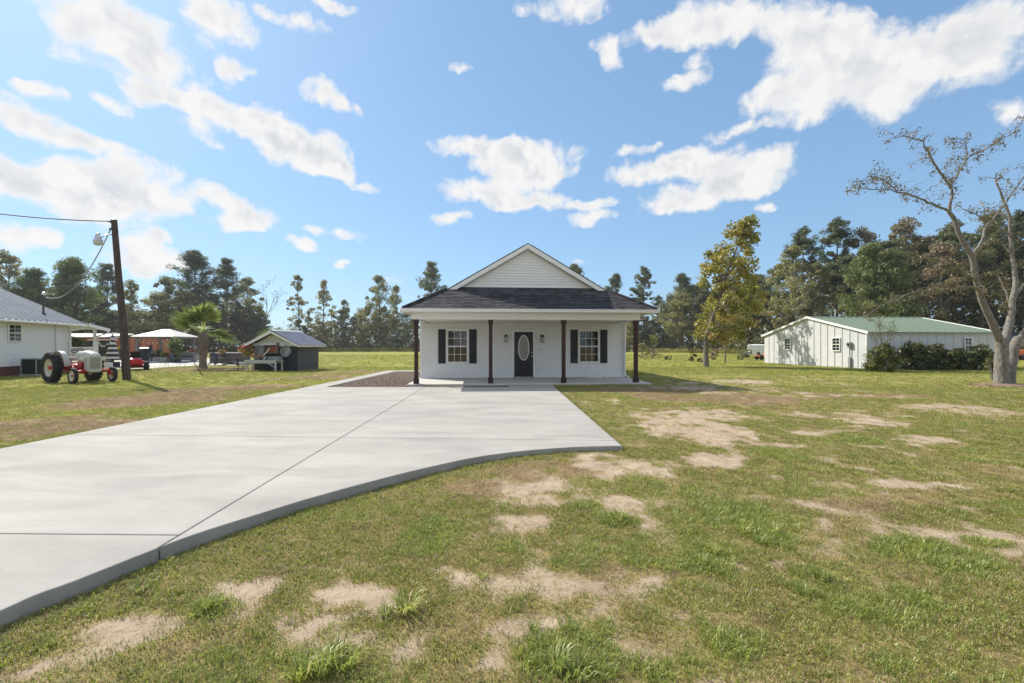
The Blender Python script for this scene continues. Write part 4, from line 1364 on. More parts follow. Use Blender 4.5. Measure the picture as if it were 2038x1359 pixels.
for i in range(150):
    z = 1.6 + 9.3 * rg.random() ** .95
    w, cx_ = float(np.interp(z, hh_, ww_)), float(np.interp(z, hh_, cc_))
    a = rg.uniform(0, 6.28)
    r = math.sqrt(rg.uniform(.12, 1)) * w * rg.uniform(.8, 1.1)
    p1 = Vector((cx_ + math.cos(a) * r, math.sin(a) * r * .9, z))
    zb = max(1.7, z - r * .8 - .4)
    p0 = spine(zb)
    if i % 2 == 0:
        mb.tube([p0, p0.lerp(p1, .5) + Vector((0, 0, .1)), p1], [.045, .03, .01], 5)
    if 1.8 < z < 2.9 and abs(p1.x) < .5 and abs(p1.y) < .9:
        continue
    cen.append(tuple(p1))
    rad.append(rg.uniform(.3, .68))
part('trunk', mb, BARK_G, YTR, True)
link('crown', leaf_mesh('crown', [leaf_cloud(rg, np.array(cen), np.array(rad), 68, .23, .62, .4, .85, .2)], L_YEL), YTR)

# a second, thinner tree just behind it, whose shadow dapples the barn gable
rg = np.random.default_rng(57)
d0 = G(1443, 723)
YT2 = root('young_maple', 'thin stemmed yellow green tree close behind the lone lawn tree', 'tree', (d0.x, d0.y, 0))
mb, cen, rad = MB(), [], []
mb.tube([(0, 0, -.1), (.1, 0, 2.2), (.5, 0, 4.5), (.9, 0, 8.3)], [.07, .06, .045, .012], 7)
for i in range(46):
    z = 2.0 + 6.6 * rg.random()
    w = 1.9 * math.sin(math.pi * min(.96, (z - 1.3) / 7.8)) ** .7
    a = rg.uniform(0, 6.28)
    r = math.sqrt(rg.uniform(.1, 1)) * w
    p1 = Vector((.12 * z + math.cos(a) * r, math.sin(a) * r, z))
    p0 = Vector((.1 * max(z - r * .7, 1.), 0, max(z - r * .7, 1.6)))
    mb.tube([p0, p1], [.02, .006], 4)
    cen.append(tuple(p1))
    rad.append(rg.uniform(.3, .6))
part('trunk', mb, BARK_G, YT2, True)
link('crown', leaf_mesh('crown', [leaf_cloud(rg, np.array(cen), np.array(rad), 60, .22, .62, .4, .85, .2)], L_YEL), YT2)

# ------------------------------------------------------------------ pale sparse tree at the right
b0 = G(1998, 768)
MIM = root('mimosa_tree', 'pale barked sparse tree with spreading limbs at the right edge', 'tree', (b0.x, b0.y, 0))


def zp(zx, zy, dy=0.):
    p = A(1680 + .4192 * zx, 230 + .4192 * zy, b0.y + dy)
    return p - Vector((b0.x, b0.y, 0))


def limb(pts, r0, r1, n=8, wob=.03):
    rr = random.Random(len(pts) * 7 + int(r0 * 1000))
    P3 = [zp(*p) for p in pts]
    P3 = smooth_pts(P3, 3)
    P3 = [p + Vector((rr.uniform(-wob, wob), rr.uniform(-wob, wob), rr.uniform(-wob, wob))) for p in P3]
    k = len(P3)
    return P3, [r0 + (r1 - r0) * (i / (k - 1)) ** .8 for i in range(k)], n


mimo = [
    ([(748, 1285, 0), (748, 1240, 0), (748, 1180, 0), (748, 1110, 0), (745, 1060, 0)], .27, .19, 12),
    ([(782, 1285, .1), (786, 1220, .1), (798, 1150, .15), (812, 1090, .2), (822, 1060, .3)], .19, .16, 10),
    ([(745, 1075, 0), (728, 1040, -.1), (700, 980, -.2), (655, 870, -.35), (628, 770, -.45), (605, 670, -.5), (560, 590, -.6), (520, 490, -.6), (500, 455, -.6)], .15, .065, 9),
    ([(500, 455, -.6), (503, 345, -.5), (450, 260, -.6), (410, 190, -.8), (370, 125, -.9), (300, 100, -1.1), (230, 105, -1.2)], .055, .010, 6),
    ([(503, 345, -.5), (545, 270, -.2), (578, 210, 0), (650, 170, .2), (730, 120, .4), (790, 90, .5), (840, 45, .6)], .042, .009, 6),
    ([(578, 210, 0), (575, 140, .1), (560, 110, .2)], .03, .008, 5),
    ([(500, 455, -.6), (420, 420, -.9), (350, 390, -1.2), (250, 360, -1.5), (150, 350, -1.8), (75, 345, -2.0)], .05, .009, 6),
    ([(250, 360, -1.5), (190, 310, -1.7), (120, 290, -1.9), (85, 320, -2.)], .022, .006, 5),
    ([(605, 670, -.5), (650, 600, -.2), (672, 530, 0), (720, 480, .1), (780, 390, .3), (850, 300, .5), (900, 220, .6)], .07, .016, 7),
    ([(620, 785, -.45), (560, 740, -.8), (480, 695, -1.1), (400, 675, -1.4), (340, 690, -1.6)], .042, .009, 6),
    ([(645, 850, -.4), (600, 812, -.8), (500, 820, -1.3), (420, 835, -1.6), (320, 845, -2.), (220, 885, -2.4), (90, 950, -2.8)], .045, .010, 6),
    ([(752, 1080, 0), (772, 1030, .2), (792, 940, .4), (802, 860, .55), (815, 780, .7), (800, 680, .8), (785, 570, .9), (782, 470, .9), (735, 350, 1.0), (720, 280, 1.1)], .15, .025, 9),
    ([(812, 850, .6), (860, 800, .8), (930, 700, 1.), (990, 560, 1.1), (1040, 400, 1.2)], .085, .02, 7),
    ([(785, 570, .9), (700, 510, .8), (620, 470, .6), (560, 440, .5)], .05, .01, 6),
    ([(800, 690, .8), (740, 600, 1.0), (660, 620, 1.2), (600, 660, 1.3)], .03, .01, 5),
    ([(815, 1080, .3), (850, 1040, .4), (900, 960, .6), (960, 860, .8), (1040, 700, 1.)], .15, .04, 8),
    ([(795, 1010, .5), (798, 960, .7), (790, 900, .9), (760, 820, 1.2), (730, 760, 1.4)], .075, .02, 7),
    ([(790, 930, .45), (740, 860, .3), (690, 820, .1)], .04, .01, 5),
]
tb = MB()
twig_src = []
for i, (pts, r0, r1, n) in enumerate(mimo):
    P3, rr, n = limb(pts, r0, r1, n, .02 if r0 > .1 else .035)
    tb.tube(P3, rr, n)
    for p, r in zip(P3, rr):
        if r < .05 and i > 1:
            twig_src.append(p)
part('trunk', tb, BARK_L, MIM, True)
part('cut_stub', MB().tube([zp(822, 1100, .2), zp(826, 1066, .26)], [.17, .165], 12), M('cut wood', (.30, .27, .23), .9, var=.3, scale=12), MIM, True)
rr_ = random.Random(99)
tw = MB()
cen = []
for p in twig_src:
    for k in range(2):
        d = Vector((rr_.uniform(-1, 1), rr_.uniform(-1, 1), rr_.uniform(-.15, .7)))
        q = p + d * rr_.uniform(.25, .75)
        tw.tube([p, p.lerp(q, .5) + Vector((0, 0, .06)), q], [.010, .007, .003], 3, cap=False)
        for tq in (.6, 1.0):
            if rr_.random() < .52:
                cen.append(tuple(p.lerp(q, tq)))
part('twigs', tw, BARK_L, MIM)
rg = np.random.default_rng(8)
link('crown', leaf_mesh('crown', [leaf_cloud(rg, np.array(cen) - np.array([0, 0, .06]), np.full(len(cen), .17), 15, .11, .34, .1, 1.3, .1)], L_SPARSE), MIM)
# mulch ring: low mound of bark chips with chips on it
mu = MB()
rings = []
for (r, z) in ((1.05, -.01), (.85, .05), (.6, .09), (.3, .12)):
    rings.append([(r * (1 + .1 * math.sin(3 * t + 1)) * math.cos(t), r * .85 * math.sin(t), z) for t in [2 * math.pi * k / 28 for k in range(28)]])
mu.loft(rings)
MULCH = M('bark mulch', (.20, .125, .085), .95, var=.5, scale=25, bump=.9, bscale=40, c2=(.36, .25, .18))
single('mulch_mound', mu, MULCH, 'low mound of brown bark mulch round the pale tree at the right', 'mulch', smooth=True, loc=(b0.x, b0.y, gzf(b0.x, b0.y)))
n = 1500
an, ra = rg.uniform(0, 6.28, n), np.sqrt(rg.random(n)) * 1.15
cen = np.stack([b0.x + ra * np.cos(an), b0.y + ra * .85 * np.sin(an), .01 + np.clip(.12 - .11 * ra, 0, 1)], -1)
tag(link('mulch_chips', leaf_mesh('mulch_chips', [leaf_cloud(rg, cen, np.full(n, .015), 1, .075, .35, 0, 1)], leafmat('bark chips', (.13, .08, .055), (.42, .30, .22), 0, rnd=0))), 'loose bark chips scattered round the foot of the pale tree', 'mulch', kind='stuff')


# ------------------------------------------------------------------ shrubs and saplings
def shrub(name, label, px, py, w, d, h, mat, seed, n_cl=40, leaf=.13, per=70, group=None, cat='shrub', stems=7, upright=.0, dy=0.):
    rg_ = np.random.default_rng(seed)
    g = G(px, py)
    e = root(name, label, cat, (g.x, g.y + dy, 0), 0, group)
    sb, cen, rad, tips = MB(), [], [], []
    for i in range(n_cl):
        a, u = rg_.uniform(0, 6.28), rg_.random()
        z = h * (.12 + .88 * u)
        pr = math.sin(math.pi * min(.98, .25 + .75 * u)) ** .6
        r = math.sqrt(rg_.uniform(.1, 1))
        cen.append((math.cos(a) * r * w / 2 * pr, math.sin(a) * r * d / 2 * pr, z * rg_.uniform(.85, 1.0)))
        rad.append(rg_.uniform(.6, 1.1) * h * .17)
    for i in range(stems):
        c = Vector(cen[i % len(cen)])
        sb.tube([(c.x * .1, c.y * .1, -.05), (c.x * .5, c.y * .5, c.z * .55), tuple(c)], [.03, .02, .006], 5)
    for i in range(int(upright)):
        a = rg_.uniform(0, 6.28)
        tp = Vector((math.cos(a) * .25 * w, math.sin(a) * .25 * d, h * rg_.uniform(1.25, 1.85)))
        sb.tube([(0, 0, .1), (tp.x * .5, tp.y * .5, h * .7), tuple(tp)], [.02, .013, .004], 5)
        for k in range(3):
            t2 = tp + Vector((rg_.normal(0, .16), rg_.normal(0, .16), rg_.uniform(-.1, .45)))
            sb.tube([tuple(tp * .8), tuple(t2)], [.008, .003], 4)
            tips += [tuple((tp * .8).lerp(t2, .5)), tuple(t2)]
    part('stems', sb, BARK_G, e, True)
    lc = [leaf_cloud(rg_, np.array(cen), np.array(rad), per, leaf, .55, .5, .9, .25)]
    if tips:
        lc.append(leaf_cloud(rg_, np.array(tips), np.full(len(tips), .2), 7, leaf * .8, .5, .3, 1.2, .1))
    link('foliage', leaf_mesh('foliage', lc, mat), e)
    return e


L_YSH = leafmat('yellowing shrub leaves', (.055, .075, .014), (.27, .27, .05), .35, (.45, .34, .09), rnd=.05)
shrub('shrub', 'yellow tipped shrub with bare twigs at the corner of the metal barn', 1757, 740, 2.0, 1.6, 1.65, L_YSH, 61, 70, .12, 75, upright=9)
for i, (px, w, h, lab) in enumerate([(1818, 2.3, 1.75, 'tall dark green hedge bush right of the yellow tipped shrub'), (1866, 2.2, 1.62, 'dark hedge bush with yellow sprigs in the middle of the hedge'),
                                     (1908, 2.0, 1.35, 'low dark hedge bush under the barn side window'), (1952, 2.2, 1.55, 'dark green hedge bush nearest the trunk of the pale tree')]):
    shrub('hedge_bush', lab, px, 736, w, 1.7, h, L_HEDGE, 70 + i, 85, .15, 85, 'hedge bushes along the barn side')
shrub('sapling', 'small leafy sucker growing against the foot of the pale tree', 1976, 756, .55, .5, 1.25, L_HEDGE, 80, 9, .12, 22)
for i, (px, py, w, h, lab, mat) in enumerate([
        (1299, 714, 3.0, 3.0, 'young yellowish bush with fanned stems right of the last porch post', L_YSH),
        (1279, 713, 1.6, 2.1, 'thin reddish sapling closest to the last porch post', L_BROWN),
        (1376, 719, 1.1, 1.1, 'small leaning shrub left of the yellow green tree trunk', L_YSH),
        (1393, 720.5, 1.0, .35, 'low dark clump beside the yellow green tree trunk', L_HEDGE),
        (1330, 716, 1.1, .45, 'low dark sprout between two young bushes on the lawn', L_HEDGE),
        (1423, 716, 1.0, 1.4, 'thin russet sapling just behind the yellow green tree', L_BROWN),
        (1477, 716, 2.4, 2.6, 'round olive bush left of the white trailer', L_HEDGE)]):
    shrub('young_bush', lab, px, py, w, w, h, mat, 90 + i, 16 if w > 1.2 else 9, .2, 34, stems=6)

# ------------------------------------------------------------------ metal barn
BARNW = M('pale grey ribbed metal', (.56, .57, .58), .55, .0, var=.06, scale=2, spec=.3)
BARNR = M('green metal roof', (.135, .185, .135), .6, .0, var=.12, scale=2, spec=.25, stretch=(.2, 1, 1))
bc = G(1725, 734)
BN = root('metal_barn', 'pale grey metal barn with a low green roof behind the hedge', 'barn', (bc.x, bc.y, 0), R(5))
BL, BW, BE, BR_ = 9.7, 10.9, 2.52, 3.86
part('frame_core', MB().prism([(0.02, 0), (BW - .02, 0), (BW - .02, BE - .06), (BW / 2, BR_ - .08), (0.02, BE - .06)], .04, BL - .02, 'x'), BARNW, BN)
pw = BW / 16


def gh(y):
    return BE + (BR_ - BE) * (1 - abs(y - BW / 2) / (BW / 2)) - .03


for k in range(16):
    y0, y1 = k * pw, (k + 1) * pw
    ribs = [(y0, 0), (y0 + .05, 0)]
    mb = MB()
    pts = [(y0 + .003, 0.0), (y0 + .02, -.035), (y0 + .06, -.035), (y0 + .08, 0.0), (y0 + pw * .5, 0.), (y1 - .003, 0.)]
    lo = [(x_, y_, 0.01) for (y_, x_) in pts] + [(.035, p[0], .01) for p in pts[::-1]]
    hi = [(x_, y_, gh(y_)) for (y_, x_) in pts] + [(.035, p[0], gh(p[0])) for p in pts[::-1]]
    mb.loft([lo, hi])
    part('gable_panel', mb, BARNW, BN)
pl = BL / 15
for k in range(15):
    x0, x1 = k * pl, (k + 1) * pl
    pts = [(x0 + .003, 0.0), (x0 + .02, -.03), (x0 + .06, -.03), (x0 + .08, 0.), (x1 - .003, 0.)]
    mb = MB()
    mb.loft([[(a, b, .01) for (a, b) in pts] + [(p[0], .015, .01) for p in pts[::-1]], [(a, b, BE - .02) for (a, b) in pts] + [(p[0], .015, BE - .02) for p in pts[::-1]]])
    part('side_panel', mb, BARNW, BN)
for k in range(16):
    x0, x1 = -.12 + k * (BL + .24) / 16, -.12 + (k + 1) * (BL + .24) / 16
    for (ya, yb) in ((-.22, BW / 2), (BW + .22, BW / 2)):
        za, zb = BE - .02, BR_ + .02
        sec = [(x0 + .003, 0), (x0 + .02, .035), (x0 + .05, .035), (x0 + .07, 0), (x1 - .003, 0)]
        mb = MB()
        mb.loft([[(a, ya, za + b) for (a, b) in sec] + [(p[0], ya, za - .02) for p in sec[::-1]], [(a, yb, zb + b) for (a, b) in sec] + [(p[0], yb, zb - .02) for p in sec[::-1]]])
        part('roof_panel', mb, BARNR, BN)
part('ridge_cap', MB().prism([(BW / 2 - .22, BR_ - .01), (BW / 2, BR_ + .075), (BW / 2 + .22, BR_ - .01), (BW / 2, BR_ + .05)], -.13, BL + .13, 'x'), BARNR, BN)
for xx in (-.15, BL + .10):
    for (ya, yb) in ((-.23, BW / 2), (BW + .23, BW / 2)):
        part('rake_trim', MB().loft([[(xx, ya, BE - .13), (xx + .05, ya, BE - .13), (xx + .05, ya, BE + .03), (xx, ya, BE + .03)], [(xx, yb, BR_ - .09), (xx + .05, yb, BR_ - .09), (xx + .05, yb, BR_ + .07), (xx, yb, BR_ + .07)]]), MT['trim'], BN)
part('corner_trim', MB().bbox(-.06, .02, -.055, .03, .0, BE - .08, .006), MT['trim'], BN)
part('eave_trim', MB().bbox(0, BL, -.06, -.032, BE - .16, BE - .05, .006), BARNW, BN)


def small_window(parent, T, w, h, trim=MT['trim'], bars=True):
    """double hung window in its own frame facing local -y, centred on the origin"""
    wn_ = part('window', MB(T).bbox(-w / 2 - .07, -w / 2, -.06, 0, -h / 2 - .07, h / 2 + .07).bbox(w / 2, w / 2 + .07, -.06, 0, -h / 2 - .07, h / 2 + .07).bbox(-w / 2, w / 2, -.06, 0, h / 2, h / 2 + .07).bbox(-w / 2, w / 2, -.065, 0, -h / 2 - .07, -h / 2), trim, parent)
    part('meeting_rail', MB(T).box(-w / 2, w / 2, -.045, -.01, -.025, .025), trim, wn_)
    for (z0, z1) in ((-h / 2, -.025), (.025, h / 2)):
        part('pane', MB(T).box(-w / 2, w / 2, -.02, -.012, z0, z1), MT['glass'], wn_)
        if bars:
            zc = (z0 + z1) / 2
            part('muntin', MB(T).box(-.011, .011, -.03, -.021, z0, z1).box(-w / 2, w / 2, -.031, -.022, zc - .011, zc + .011), trim, wn_)
    return wn_


TX = Matrix.Rotation(R(-90), 4, 'Z')            # faces local -x
for (yy, zz) in ((7.75, 1.72), (2.55, 1.68)):
    small_window(BN, Matrix.Translation((-.035, yy, zz)) @ TX, .62, .88)
small_window(BN, Matrix.Translation((7.55, -.03, 1.62)), .46, .95)
mt = part('meter_box', MB().bbox(-.2, -.04, 1.15, 1.45, 1.45, 1.85, .02), M('galvanised grey', (.30, .31, .32), .5, .4), BN)
part('meter_dial', MB().lathe([(.09, 0), (.09, .07), (.05, .1), (.001, .1)], (-.2, 1.3, 1.68), (-1, 0, 0), 14), MT['glass'], mt, True)
part('conduit', MB().cyl((-.1, 1.3, 0), (-.1, 1.3, 1.45), .035, n=8).box(-.16, -.04, 1.22, 1.38, .02, .75), M('conduit grey', (.33, .34, .35), .5, .4), mt)

# enclosed trailer left of the barn
tg = G(1509, 713)
TRL = root('cargo_trailer', 'white enclosed cargo trailer parked left of the metal barn', 'trailer', (tg.x, tg.y, 0), R(-24))
TWH = M('trailer white', (.72, .72, .70), .4, var=.06)
part('body', MB().bbox(-1.0, 1.0, 0, 3.4, .38, 1.62, .06), TWH, TRL)
part('roof', MB().loft([[(-1.02, -.03, 1.6), (1.02, -.03, 1.6), (1.02, 3.43, 1.6), (-1.02, 3.43, 1.6)], [(-1.0, .0, 1.66), (1.0, 0, 1.66), (1., 3.4, 1.66), (-1., 3.4, 1.66)], [(-.5, .4, 1.76), (.5, .4, 1.76), (.5, 3.0, 1.76), (-.5, 3.0, 1.76)]]), TWH, TRL)
part('rear_door', MB().bbox(-.9, -.01, -.035, 0, .45, 1.52, .01), TWH, TRL)
part('rear_door', MB().bbox(.01, .9, -.035, 0, .45, 1.52, .01), TWH, TRL)
for sx in (-1.03, 1.03):
    wh = part('wheel', MB().lathe([(.12, -.1), (.30, -.1), (.33, -.06), (.33, .06), (.30, .1), (.12, .1)], (sx, 1.9, .33), (1, 0, 0), 18), MT['black'], TRL, True)
    part('hub', MB().lathe([(.13, -.105), (.13, .105)], (sx, 1.9, .33), (1, 0, 0), 12), MT['steel'], wh)
part('fender', MB().bbox(-1.14, -.99, 1.45, 2.35, .66, .72, .02), MT['black'], TRL)
part('tail_lamp', MB().bbox(-.96, -.82, -.04, 0, .40, .46, .01), M('red lens', (.35, .02, .015), .3), TRL)
part('tail_lamp', MB().bbox(.82, .96, -.04, 0, .40, .46, .01), M('red lens right', (.35, .02, .015), .3), TRL)
ORG = M('orange paint', (.62, .16, .05), .4, var=.15, coat=.3)
og = G(1519, 716)
OM = root('lawn_mower', 'orange riding mower in front of the white trailer', 'mower', (og.x, og.y, 0), R(100))
part('hood', MB().bbox(-.25, .25, -.75, -.05, .38, .78, .08), ORG, OM, True)
part('seat', MB().bbox(-.2, .2, .25, .6, .5, .6, .03).bbox(-.2, .2, .55, .65, .55, .9, .03), MT['black'], OM)
part('fender_deck', MB().bbox(-.42, .42, .1, .8, .38, .48, .03), ORG, OM)
for (sx, yy, r) in ((-.38, .5, .26), (.38, .5, .26), (-.34, -.55, .18), (.34, -.55, .18)):
    part('wheel', MB().lathe([(.05, -.08), (r * .9, -.08), (r, -.04), (r, .04), (r * .9, .08), (.05, .08)], (sx, yy, r), (1, 0, 0), 14), MT['black'], OM, True)

# far blue roofed shed and orange loader behind the pale tree
sg = A(2032, 700, 58)
BS = root('far_shed', 'far shed with a blue grey metal roof behind the pale tree', 'shed', (sg.x, 58, 0), R(4))
part('wall', MB().box(-4.5, 7, 0, 6, 0, 2.3), M('weathered boards', (.14, .12, .11), .8, var=.3, stretch=(6, 6, .5)), BS)
part('roof', MB().prism([(-.5, 2.2), (3.2, 3.3), (6.5, 2.2), (6.5, 2.3), (3.2, 3.42), (-.5, 2.3)], -5, 7.5, 'x'), M('blue grey metal roof', (.13, .19, .23), .4, .2, var=.15), BS)
lg = A(2020, 706, 50)
LD = root('loader', 'orange loader bucket vehicle half hidden behind the pale tree trunk', 'loader', (lg.x, 50, 0), R(60))
part('body', MB().bbox(-.5, .5, -.8, .9, .5, 1.15, .08), ORG, LD)
part('bucket', MB().prism([(-1.6, .2), (-1.0, .1), (-.95, .75), (-1.1, .8), (-1.15, .35), (-1.55, .4)], -.8, .8, 'x'), ORG, LD)
for (sx, yy, r) in ((-.6, .6, .45), (.6, .6, .45), (-.55, -.6, .32), (.55, -.6, .32)):
    part('wheel', MB().lathe([(.1, -.12), (r * .9, -.12), (r, -.06), (r, .06), (r * .9, .12), (.1, .12)], (sx, yy, r), (1, 0, 0), 16), MT['black'], LD, True)
for sx in (-.42, .42):
    part('lift_arm', MB().tube([(sx, .3, 1.1), (sx, -.6, 1.0), (sx, -1.0, .5)], .05, 6), ORG, LD)
part('seat', MB().bbox(-.22, .22, .3, .7, 1.15, 1.25, .03).bbox(-.22, .22, .65, .75, 1.2, 1.6, .03), MT['black'], LD)
# white panel lying on the porch
single('splash_block', MB().loft([[(-.42, -.02, 0), (.36, -.14, 0), (.42, .16, 0), (-.38, .2, 0)], [(-.46, -.06, .035), (.40, -.16, .035), (.46, .18, .05), (-.50, .26, .09)]]), MT['trim'],
       'white splash panel lying on the porch slab under the right window', 'splash block', loc=(.6246 + 3.2 * math.cos(TH) - 2.5 * math.sin(TH), 17.731 + 3.2 * math.sin(TH) + 2.5 * math.cos(TH), SL + .001), rz=TH)


# ------------------------------------------------------------------ white farmhouse at the left
FH = root('farmhouse', 'white clapboard farmhouse with a striped grey metal roof at the left edge', 'house', (-26.1, 23.3, 0), R(102.8))
TINR = M('galvanised roof metal', (.40, .41, .43), .4, .35, var=.12, scale=3, stretch=(1, .3, 1))
BRICK = M('red foundation brick', (.16, .055, .045), .9, var=.4, scale=9, bump=.4)
fw = part('wall', MB().box(-8, 4.5, 0, 9, .5, 2.86), MT['siding'], FH)
for k in range(21):
    z = .5 + k * .1143
    part('clapboard', clapboard(-8, 4.42, z, min(.1143, 2.86 - z), 0), MT['siding'], fw)
part('foundation', MB().box(-7.9, 4.4, .04, 8.9, -.05, .5), BRICK, FH)
part('corner_board', MB().bbox(4.42, 4.55, -.03, .1, .5, 2.86, .006), MT['trim'], FH)
part('corner_board', MB().bbox(-.75, -.65, -.035, -.02, .5, 2.86, .004), MT['trim'], FH)
RZ, RS, RY0 = 2.93, .48, -.42
nr = 34
for k in range(nr):
    x0, x1 = -8.3 + k * 13.9 / nr, -8.3 + (k + 1) * 13.9 / nr
    sec = [(x0 + .002, 0), (x0 + .02, .075), (x0 + .09, .075), (x0 + .11, 0), (x0 + (x1 - x0) * .5, .012), (x1 - .002, 0)]
    mb = MB()
    mb.loft([[(a, RY0, RZ + b) for (a, b) in sec] + [(p[0], RY0, RZ - .02) for p in sec[::-1]], [(a, 4.6, RZ + RS * 5.02 + b) for (a, b) in sec] + [(p[0], 4.6, RZ + RS * 5.02 - .02) for p in sec[::-1]]])
    part('roof_panel', mb, TINR, FH)
part('roof_back', MB().prism([(4.6, RZ + RS * 5.02), (9.6, RZ), (9.6, RZ - .03), (4.6, RZ + RS * 5.02 - .03)], -8.3, 5.6, 'x'), TINR, FH)
part('gable_end', MB().prism([(0, 2.8), (9, 2.8), (4.6, RZ + RS * 4.6)], 4.3, 4.45, 'x'), MT['siding'], FH)
part('gutter', MB().bbox(-8.3, 5.6, RY0 - .12, RY0 + .02, RZ - .14, RZ - .03, .03), MT['trim'], FH)
part('soffit', MB().box(-8.2, 5.55, RY0 + .03, 0, RZ - .12, RZ - .1), MT['ceiling'], FH)
# lean-to porch at the far end
part('porch_roof', MB().loft([[(5.55, -.5, 2.95), (5.55, 9.3, 2.95), (5.55, 9.3, 3.02), (5.55, -.5, 3.02)], [(7.65, -.5, 2.66), (7.65, 9.3, 2.66), (7.65, 9.3, 2.72), (7.65, -.5, 2.72)]]), TINR, FH)
part('porch_fascia', MB().loft([[(5.6, -.55, 2.78), (5.6, -.51, 2.78), (5.6, -.51, 3.0), (5.6, -.55, 3.0)], [(7.66, -.55, 2.52), (7.66, -.51, 2.52), (7.66, -.51, 2.72), (7.66, -.55, 2.72)]]), MT['trim'], FH)
part('porch_floor', MB().bbox(4.5, 7.3, -.1, 8.5, .40, .55, .02), M('porch boards', (.34, .33, .32), .8), FH)
part('porch_skirt', MB().box(4.52, 7.28, -.05, 8.4, -.05, .40), M('dark lattice', (.06, .055, .05), .9), FH)
for (xp, yp) in ((4.66, -.02), (7.02, -.02), (7.02, 3.0), (7.02, 6.)):
    part('porch_post', MB().bbox(xp - .07, xp + .07, yp - .07, yp + .07, .55, 2.78, .01), MT['trim'], FH)
part('top_rail', MB().bbox(4.74, 6.94, -.05, .02, 1.42, 1.5, .01), MT['trim'], FH)
part('bottom_rail', MB().bbox(4.74, 6.94, -.05, .02, .66, .72, .01), MT['trim'], FH)
for k in range(15):
    xb = 4.82 + k * .145
    part('baluster', MB().box(xb, xb + .04, -.035, .005, .72, 1.42), MT['trim'], FH)
part('downspout', MB().tube([(5.3, -.48, 2.8), (5.3, -.42, 2.68), (4.62, -.16, 2.5), (4.62, -.13, 2.3), (4.62, -.13, .6)], .05, 8), MT['trim'], FH)
part('downspout', MB().tube([(7.55, -.5, 2.6), (7.5, -.46, 2.4), (7.16, -.1, 2.22), (7.14, -.1, 2.05), (7.14, -.1, .6)], .05, 8), MT['trim'], FH)
small_window(FH, Matrix.Translation((.72, -.02, 2.25)), .74, .82, bars=True)
part('wall_conduit', MB().cyl((3.55, -.05, 1.2), (3.55, -.05, 2.85), .022, n=6).bbox(3.45, 3.65, -.12, -.02, .9, 1.25, .02), MT['steel'], FH)
part('foundation_vent', MB().bbox(1.35, 1.65, -.04, -.02, .56, .74, .005), M('vent grey', (.35, .37, .40), .5), FH)
mast = part('service_mast', MB().cyl((3.55, .55, 3.2), (3.55, .55, 4.55), .05, n=8).lathe([(.15, 0), (.12, .06), (.055, .14)], (3.55, .55, 3.36), (0, 0, 1), 10), MT['fdark'], FH, True)
part('weatherhead', MB().lathe([(.055, 0), (.10, .06), (.11, .14), (.06, .2), (.01, .21)], (3.55, .55, 4.52), (.3, -.2, 1), 10), MT['steel'], mast, True)
FM = Matrix.Translation((-26.1, 23.3, 0)) @ Matrix.Rotation(R(102.8), 4, 'Z')
# things on its porch
wr = FM @ Vector((6.0, 1.2, 2.05))
WRE = single('wreath', MB().torus((0, 0, 0), (.8, -.75, 0), .22, .075, 22, 8), MT['black'], 'round dark wreath hanging inside the farmhouse porch', 'wreath', loc=wr, smooth=True)
single('hook_panel', MB().bbox(-.55, .55, -.03, .03, -1.55, .55, .01), MT['trim'], 'white door panel behind the wreath on the farmhouse porch', 'panel', loc=FM @ Vector((6.0, 1.35, 2.1)), rz=R(45))
rg = np.random.default_rng(70)
fe = FM @ Vector((5.6, .25, 1.75))
FE = root('hanging_fern', 'bushy green fern on the farmhouse porch rail', 'fern', fe)
part('basket', MB().lathe([(.08, -.22), (.2, -.1), (.22, 0)], (0, 0, 0), (0, 0, 1), 12).tube([(0, 0, 0), (0, 0, 1.0)], .006, 4), MT['fdark'], FE)
link('fronds', leaf_mesh('fronds', [leaf_cloud(rg, rg.normal(0, .16, (26, 3)) * np.array([1.3, 1.3, .5]) + np.array([0, 0, .05]), np.full(26, .22), 40, .2, .25, .3)], L_YPINE), FE)

# air conditioner
acp = Vector(((68 - CX) / F * 24.2, 24.2, 0))
AC = root('air_conditioner', 'black grilled air conditioning unit beside the farmhouse wall', 'air conditioner', acp, R(100))
ACM = M('ac case grey', (.27, .28, .29), .5, .2)
AC.scale = (.78, .78, .92)
part('case', MB().bbox(-.42, .42, -.42, .42, .08, .92, .03), M('ac coil black', (.015, .016, .018), .6), AC)
part('top', MB().bbox(-.46, .46, -.46, .46, .92, .99, .02), ACM, AC)
part('base', MB().bbox(-.5, .5, -.5, .5, 0, .08, .01), MT['concrete_slab'], AC)
for (sx, sy) in ((-1, -1), (1, -1), (1, 1), (-1, 1)):
    part('corner_post', MB().bbox(sx * .43 - .03, sx * .43 + .03, sy * .43 - .03, sy * .43 + .03, .08, .92, .01), ACM, AC)
for k in range(9):
    part('louver', MB().box(-.4, .4, -.445, -.43, .14 + k * .085, .15 + k * .085).box(-.445, -.43, -.4, .4, .14 + k * .085, .15 + k * .085), M('ac grille %d' % k, (.03, .031, .034), .5) if k == 0 else bpy.data.materials['ac grille 0'], AC)

# ------------------------------------------------------------------ vintage tractor
TRG = M('tractor grey paint', (.50, .49, .455), .35, var=.1, scale=4, coat=.3)
TRR = M('tractor red paint', (.42, .012, .018), .35, var=.2, scale=5, coat=.3)
TYR = M('tyre rubber', (.018, .018, .019), .8, var=.3, bump=.2)
RIM = M('cream wheel rim', (.62, .58, .50), .4, var=.08)
hd = Vector((.90, -.435, 0)).normalized()
TRz = math.atan2(hd.y, hd.x) + math.pi / 2           # local -y is the nose
TR = root('tractor', 'vintage grey and red farm tractor parked on the lawn by the pole', 'tractor', (-17.75, 19.3, 0), TRz)
WB = 1.78


